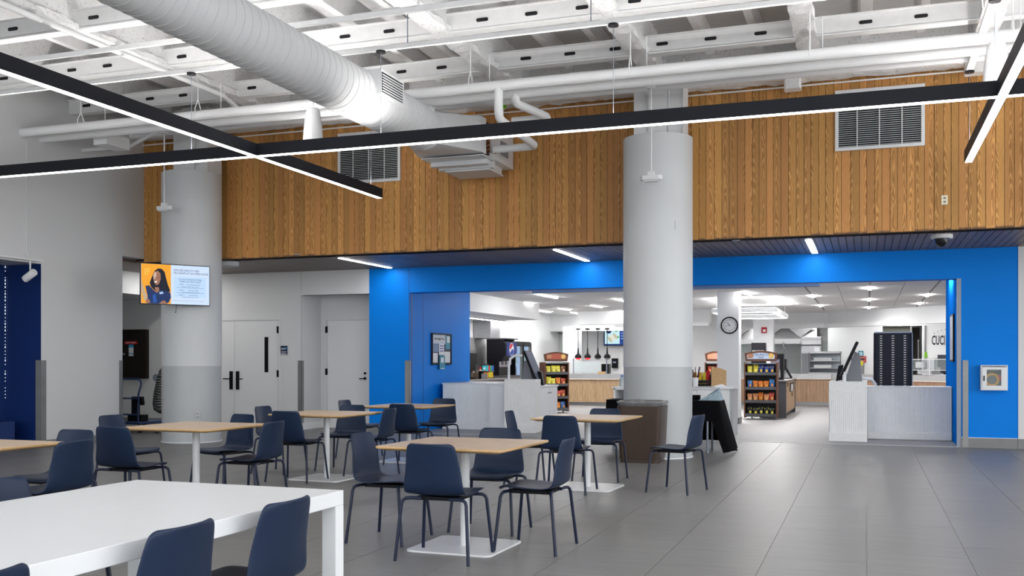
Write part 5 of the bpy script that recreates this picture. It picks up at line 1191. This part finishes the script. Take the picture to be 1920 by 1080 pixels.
# menu screen
p0 = at(1132, 613, Y=32.0); p1 = at(1182, 648, Y=32.0)
t = thing('menu_screen', 'wall menu screen with a picture of wraps, left of the middle column', 'screen', ((p0.x + p1.x) / 2, 32.0, (p0.z + p1.z) / 2)); w2 = (p1.x - p0.x) / 2; h2 = (p0.z - p1.z) / 2
MB().box(-w2, w2, 0, .05, -h2, h2).build('case', flat('screen_edge', (.01, .02, .06)), t)
dd = MB().box(-w2 + .03, w2 - .03, -.003, 0, -h2 + .03, h2 - .03).build('display', flat('menu_blue', (.01, .05, .25), .8), t)
MB().box(-w2 + .04, w2 * .2, -.006, -.003, -h2 + .06, h2 - .03).build('picture', flat('menu_pale', (.55, .8, .85), .8), dd)
def blob(cx_, cz_, a_, b2, ang_, m, d): 
    pts = [(cx_ + a_*math.cos(2*PI*i/14)*math.cos(ang_) - b2*math.sin(2*PI*i/14)*math.sin(ang_), cz_ + a_*math.cos(2*PI*i/14)*math.sin(ang_) + b2*math.sin(2*PI*i/14)*math.cos(ang_)) for i in range(14)]
    MB().prism(pts, -d - .002, -d, 'Y').build('food', m, dd)
blob(-w2 * .62, h2 * .6, w2 * .22, h2 * .32, 0, flat('menu_navy', (.01, .02, .08), .8), .007)
for q in range(3): blob(-w2 * .52 + q * w2 * .2, -h2 * .35 + q * h2 * .18, w2 * .26, h2 * .16, -.9, flat('menu_food%d' % (q % 2), ((.55, .5, .35), (.75, .72, .6))[q % 2], .8), .008 + q * .002)
blob(-w2 * .02, h2 * .62, w2 * .14, h2 * .14, .5, flat('menu_green', (.03, .35, .12), .8), .007); blob(w2 * .08, -h2 * .1, w2 * .08, h2 * .1, .5, flat('menu_green', (.03, .35, .12), .8), .007)
for q in range(4): MB().box(w2 * .3, w2 * (.9 - .1 * (q % 2)), -.006, -.003, h2 * (.55 - q * .28), h2 * (.62 - q * .28)).build('text_line', flat('menu_text', (.45, .6, .95), .8), dd)
# clock and alarm
p = at(1368, 610, Y=21.5)
t = thing('wall_clock', 'round black rimmed wall clock on the square white pillar', 'clock', (p.x, 21.5, p.z)); RX = Matrix.Rotation(PI/2, 4, 'X'); R = .18
MB().lathe([(R - .022, 0), (R, .0), (R + .004, .02), (R - .006, .045), (R - .024, .04), (R - .024, .02)], 40, M=RX, cap=False).build('rim', BLACKP, t, smooth=True)
MB().lathe([(R - .02, .0), (R - .02, .02)], 40, M=RX).build('dial', KWALL, t)
INK = flat('ink', (.02, .02, .03))
for k in range(1, 13): a_ = PI/2 - k * PI/6; text(str(k), .042, (.118 * math.cos(a_), -.0215, .118 * math.sin(a_)), '-Y', INK, t, bold=.0005, name='numeral')
def hand(a_, L_, w_, nm, m=INK): 
    a_ = PI/2 - a_; MB().box(-.02, L_, -.0255, -.0225, -w_, w_, M=Matrix.Rotation(-a_, 4, 'Y')).build(nm, m, t)
hand(2 * PI * (10.72 / 12), .075, .005, 'hour_hand'); hand(2 * PI * (42.8 / 60), .11, .003, 'minute_hand')
p = at(1433, 619, Y=29.6); t = thing('fire_alarm', 'small red fire alarm on the farther white pillar', 'alarm', (p.x, 29.6, p.z)); MB().box(-.075, .075, -.05, 0, -.085, .085).build('body', flat('alarm_red', (.35, .01, .02)), t, bevel=.006); MB().box(-.03, .04, -.053, -.05, -.05, .02).build('lens', TABW, t)
# exhaust hood with utensil hooks
hx0 = at(1296, 620, Y=33.6).x; hx1 = at(1531, 620, Y=33.6).x
t = thing('exhaust_hood', 'long stainless exhaust hood over the rear cooking line', 'hood', (0, 0, 0))
MB().prism([(33.6, 1.93), (34.8, 1.93), (35.1, 2.5), (33.9, 2.5)], hx0, hx1, 'X').build('canopy', STEEL, t); MB().box(hx0, hx1, 33.57, 33.6, 1.90, 2.06).build('lip', mat('brushed', (.5, .5, .51), .4, .6), t)
for k in range(4): x_ = hx0 + (k + .5) * (hx1 - hx0) / 4; MB().prism([(x_ - .45, 2.46), (x_ + .45, 2.46), (x_, 2.1)], 33.68, 33.74, 'Y').build('filter', mat('filter_steel', (.35, .35, .36), .35, .9, vary=.1), t)
for k, px in enumerate((1310, 1323, 1336, 1469)):
    x_ = at(px, 640, Y=33.5).x; o = MB().tube([(x_, 33.5, 1.95), (x_, 33.5, 1.68 + .1 * (k > 1)), (x_ + .06 * (k > 1), 33.5, 1.64 + .1 * (k > 1))], .02, 8).build('ladle', GREYB, None); tag(o, 'dark utensil hanging from the exhaust hood, %s' % ('leftmost', 'second from left', 'third from left', 'right of the clock pillar')[k], 'ladle')
o = MB().box(-4.4, -1.2, 35.15, 35.19, .9, 2.0).build('tile_splash', mat('green_tile', (.66, .72, .70), .3, vary=.03), None); tag(o, 'pale green tiled splash wall behind the cooking line', 'panel')
# oven and food display
p0 = at(1502, 632, Y=32.7); p1 = at(1540, 632, Y=32.7)
t = thing('pizza_oven', 'stainless oven with a control band against the rear wall', 'oven', ((p0.x + p1.x) / 2, 32.7, 0)); w2 = (p1.x - p0.x) / 2
MB().box(-w2, w2, 0, .8, .9, 2.1).build('body', STEEL, t, bevel=.01); MB().box(-w2 + .02, w2 - .02, -.02, 0, 1.86, 1.98).build('control_band', mat('brushed', (.5, .5, .51), .4, .6), t); MB().box(w2 - .22, w2 - .05, -.025, -.02, 1.62, 1.78).build('notice', TABW, t)
MB().box(-w2, w2, -.01, .0, 1.82, 1.85).build('dark_gap', BLACKP, t); MB().box(-w2 + .05, w2 - .05, .1, .7, 0, .9).build('stand', STEEL, t)
p0 = at(1503, 700, Y=31.6); p1 = at(1578, 700, Y=31.6)
t = thing('food_display', 'stainless food display case with lit shelves on the rear counter', 'display case', ((p0.x + p1.x) / 2, 31.75, .95)); w2 = (p1.x - p0.x) / 2
MB().box(-w2, -w2 + .2, -.1, .5, 0, .62).build('side_housing', mat('case_grey', (.22, .23, .25), .4, vary=.03), t); MB().box(-w2 + .2, w2, -.1, .5, 0, .04).box(-w2 + .2, w2, -.05, .5, .62, .68).build('base_and_top', STEEL, t)
for z in (.16, .38): MB().box(-w2 + .22, w2 - .03, -.06, .45, z, z + .02).build('shelf', STEEL, t)
MB().box(-w2 + .22, w2 - .03, .46, .48, .04, .62).build('back_glass', mat('case_blue', (.5, .58, .65), .2, vary=.02), t)
for x_ in (-w2 + .22, w2 - .03): MB().tube([(x_, -.09, .04), (x_, -.06, .66)], .015, 8).build('post', STEEL, t)
for z in (.40, .18): MB().box(-w2 + .35, w2 - .3, 0, .3, z, z + .09).build('food_tray', KWALL, t)
# signs and extinguisher on the white rear wall
p = at(1614, 674, Y=33.0)
pa = at(1552, 640, Y=33.0).x; pb = at(1655, 640, Y=33.0).x; pc = at(1708, 640, Y=33.0).x; pd = at(1729, 640, Y=33.0).x
kr = struct('wall_rear')
MB().box(pa, pb, 33.0, 33.2, 0, 2.8).box(pd, 5.6, 33.0, 33.2, 0, 2.8).box(pb, pd, 33.0, 33.2, 2.42, 2.8).build('wall_panel', KWALL, kr)
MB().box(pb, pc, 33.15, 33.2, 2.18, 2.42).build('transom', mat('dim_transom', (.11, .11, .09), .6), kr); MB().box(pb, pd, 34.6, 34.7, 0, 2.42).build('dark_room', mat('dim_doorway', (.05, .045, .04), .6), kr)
MB().tube([(at(1735, 640, Y=32.9).x, 32.95, 1.4), (at(1735, 640, Y=32.9).x, 32.95, 2.42)], .025, 8).build('conduit', GREYB, kr)
MB().box(pc + .2, pc + .24, 33.22, 33.26, .9, 2.0).box(pc - .02, pc + .03, 32.98, 33.2, 0, 2.42).build('door_edge', GREYB, kr)
t = thing('wall_sign', 'red extinguisher sign on the white rear kitchen wall', 'sign', (p.x, 32.99, p.z)); MB().box(-.16, .16, -.01, 0, -.10, .10).build('plate', flat('red', (.45, .02, .015)), t); MB().lathe([(.045, .01), (.045, .014)], 16, M=Matrix.Translation((-.09, 0, 0)) @ RX).build('emblem', TABW, t); 
for z in (.05, .0, -.05): MB().box(-.02, .13, -.013, -.01, z - .012, z + .012).build('text_line', flat('signpink', (.7, .35, .33)), t)
p = at(1614, 663, Y=33.0); t = thing('wall_sign', 'small blue notice above the red extinguisher sign', 'sign', (p.x, 32.99, p.z)); MB().box(-.08, .08, -.01, 0, -.085, .085).build('plate', flat('tealsign', (.05, .25, .33)), t); MB().box(-.05, .05, -.013, -.01, -.06, .05).build('sheet', flat('skysheet', (.45, .65, .75)), t)
p = at(1615, 700, Y=32.85); t = thing('fire_extinguisher', 'silver fire extinguisher with a yellow tag on the rear wall', 'extinguisher', (p.x, 32.86, .82))
MB().lathe([(.08, 0), (.085, .02), (.085, .42), (.06, .5), (.025, .53), (.025, .57)], 20).build('cylinder', STEEL, t, smooth=True); MB().tube([(0, 0, .57), (-.1, 0, .56), (-.14, -.02, .40), (-.13, -.02, .1)], .018, 8).box(-.02, .1, -.02, .02, .56, .6).build('hose', BLACKP, t); MB().box(-.05, .05, -.095, -.09, .38, .52).build('yellow_tag', flat('tagyellow', (.75, .65, .03)), t)
# lettering on the sign wall
t = thing('wall_lettering', 'tall dark outlined lettering on the white wall by the right jamb', 'lettering', at(1748, 639, Y=32.99))
t.location.y = 32.985
text('CUCI', .40, (-.02, 0, 0), '-Y', flat('letter_dark', (.02, .022, .03)), t, bold=.008, align='LEFT', sx=.40)
for k in range(12): a_ = math.radians(118 - k * 6); MB().box(-.012, .012, -.003, 0, -.02, .02, M=Matrix.Translation((.55 + 1.05 * math.cos(a_), 0, -.70 + 1.05 * math.sin(a_)))).build('small_letter', flat('letter_grey', (.35, .35, .36)), t)
# slicer and mixer on the angled counter
def on45(px, ly, z): 
    # point on the angled counter seen at px
    u = (px - 960) / FPX; k_ = (_f[0] + u * _r[0]) / (_f[1] + u * _r[1]); s2 = math.sqrt(.5)
    lx = (k_ * 31.5 + k_ * s2 * ly + 1.1 - s2 * ly) / (s2 + k_ * s2); v = M45 @ Vector((lx, ly, z)); return v
t = thing('meat_slicer', 'silver slicer with a round blade on the angled counter', 'slicer', on45(1743, .40, .95), -PI / 4)
ST2 = mat('slicer_silver', (.62, .63, .65), .35, .6, vary=.05)
MB().rbox(0, 0, .5, .4, .03, .12, .03).rbox(.1, .05, .28, .3, .12, .46, .05).build('body', ST2, t); MB().lathe([(.17, -.012), (.18, 0), (.17, .012)], 28, M=Matrix.Translation((-.06, -.05, .3)) @ Matrix.Rotation(PI/2, 4, 'X')).build('blade', STEEL, t); MB().box(-.3, -.02, -.2, -.12, .2, .36).build('tray', ST2, t)
MB().lathe([(.03, 0), (.03, .04)], 14, M=Matrix.Translation((-.2, -.2, .16)) @ RX).build('dial', BLACKP, t)
t = thing('stand_mixer', 'black bowled mixer at the right end of the angled counter', 'mixer', on45(1776, .25, .95), -PI / 4)
MB().rbox(0, 0, .4, .34, .22, .55, .06).lathe([(.06, .02), (.17, .08), (.18, .22)], 18).build('body', mat('mixer_navy', (.02, .024, .04), .3, vary=.03), t); MB().box(-.28, .28, -.2, .2, 0, .03).build('base', ST2, t)
o = MB().rbox(0, 0, .1, .06, 0, .17, .02, top=.6).build('green_cloth', flat('limegreen', (.25, .6, .05)), None, loc=on45(1736, .45, 1.42)); tag(o, 'bright green cloth hanging beside the slicer', 'cloth')
t = thing('counter_guard', 'clear sneeze guard in front of the slicer', 'screen', (0, 0, 0))
q0 = on45(1712, -.02, .95); q1 = on45(1781, -.02, .95)
for q_ in (on45(1744, -.02, .95),): MB().tube([q_, q_ + Vector((0, 0, .43))], .018, 8).build('post', KWALL, t)
MB().tube([q0 + Vector((0, 0, .43)), q1 + Vector((0, 0, .43))], .010, 8).tube([q0 + Vector((0, 0, .14)), q1 + Vector((0, 0, .14))], .008, 8).build('rail', KWALL, t)
dv = (q1 - q0); MB().add([q0 + Vector((0, 0, .14)), q1 + Vector((0, 0, .14)), q1 + Vector((0, 0, .43)), q0 + Vector((0, 0, .43)), q0 + Vector((.004, .004, .14)), q1 + Vector((.004, .004, .14)), q1 + Vector((.004, .004, .43)), q0 + Vector((.004, .004, .43))], [(0,1,2,3), (7,6,5,4), (0,4,5,1), (1,5,6,2), (2,6,7,3), (3,7,4,0)]).build('pane', GLASS, t)

# ================================================================== lettering becomes plain meshes
bpy.context.view_layer.update()
dg_ = bpy.context.evaluated_depsgraph_get()
for o in [o for o in C.objects if o.type == 'FONT']:
    me = bpy.data.meshes.new_from_object(o.evaluated_get(dg_)); me.name = o.name
    n = bpy.data.objects.new('tmp', me); C.objects.link(n); n.parent = o.parent
    n.location = o.location; n.rotation_euler = o.rotation_euler; n.scale = o.scale
    nm = o.name.split('.')[0]; bpy.data.objects.remove(o); n.name = nm
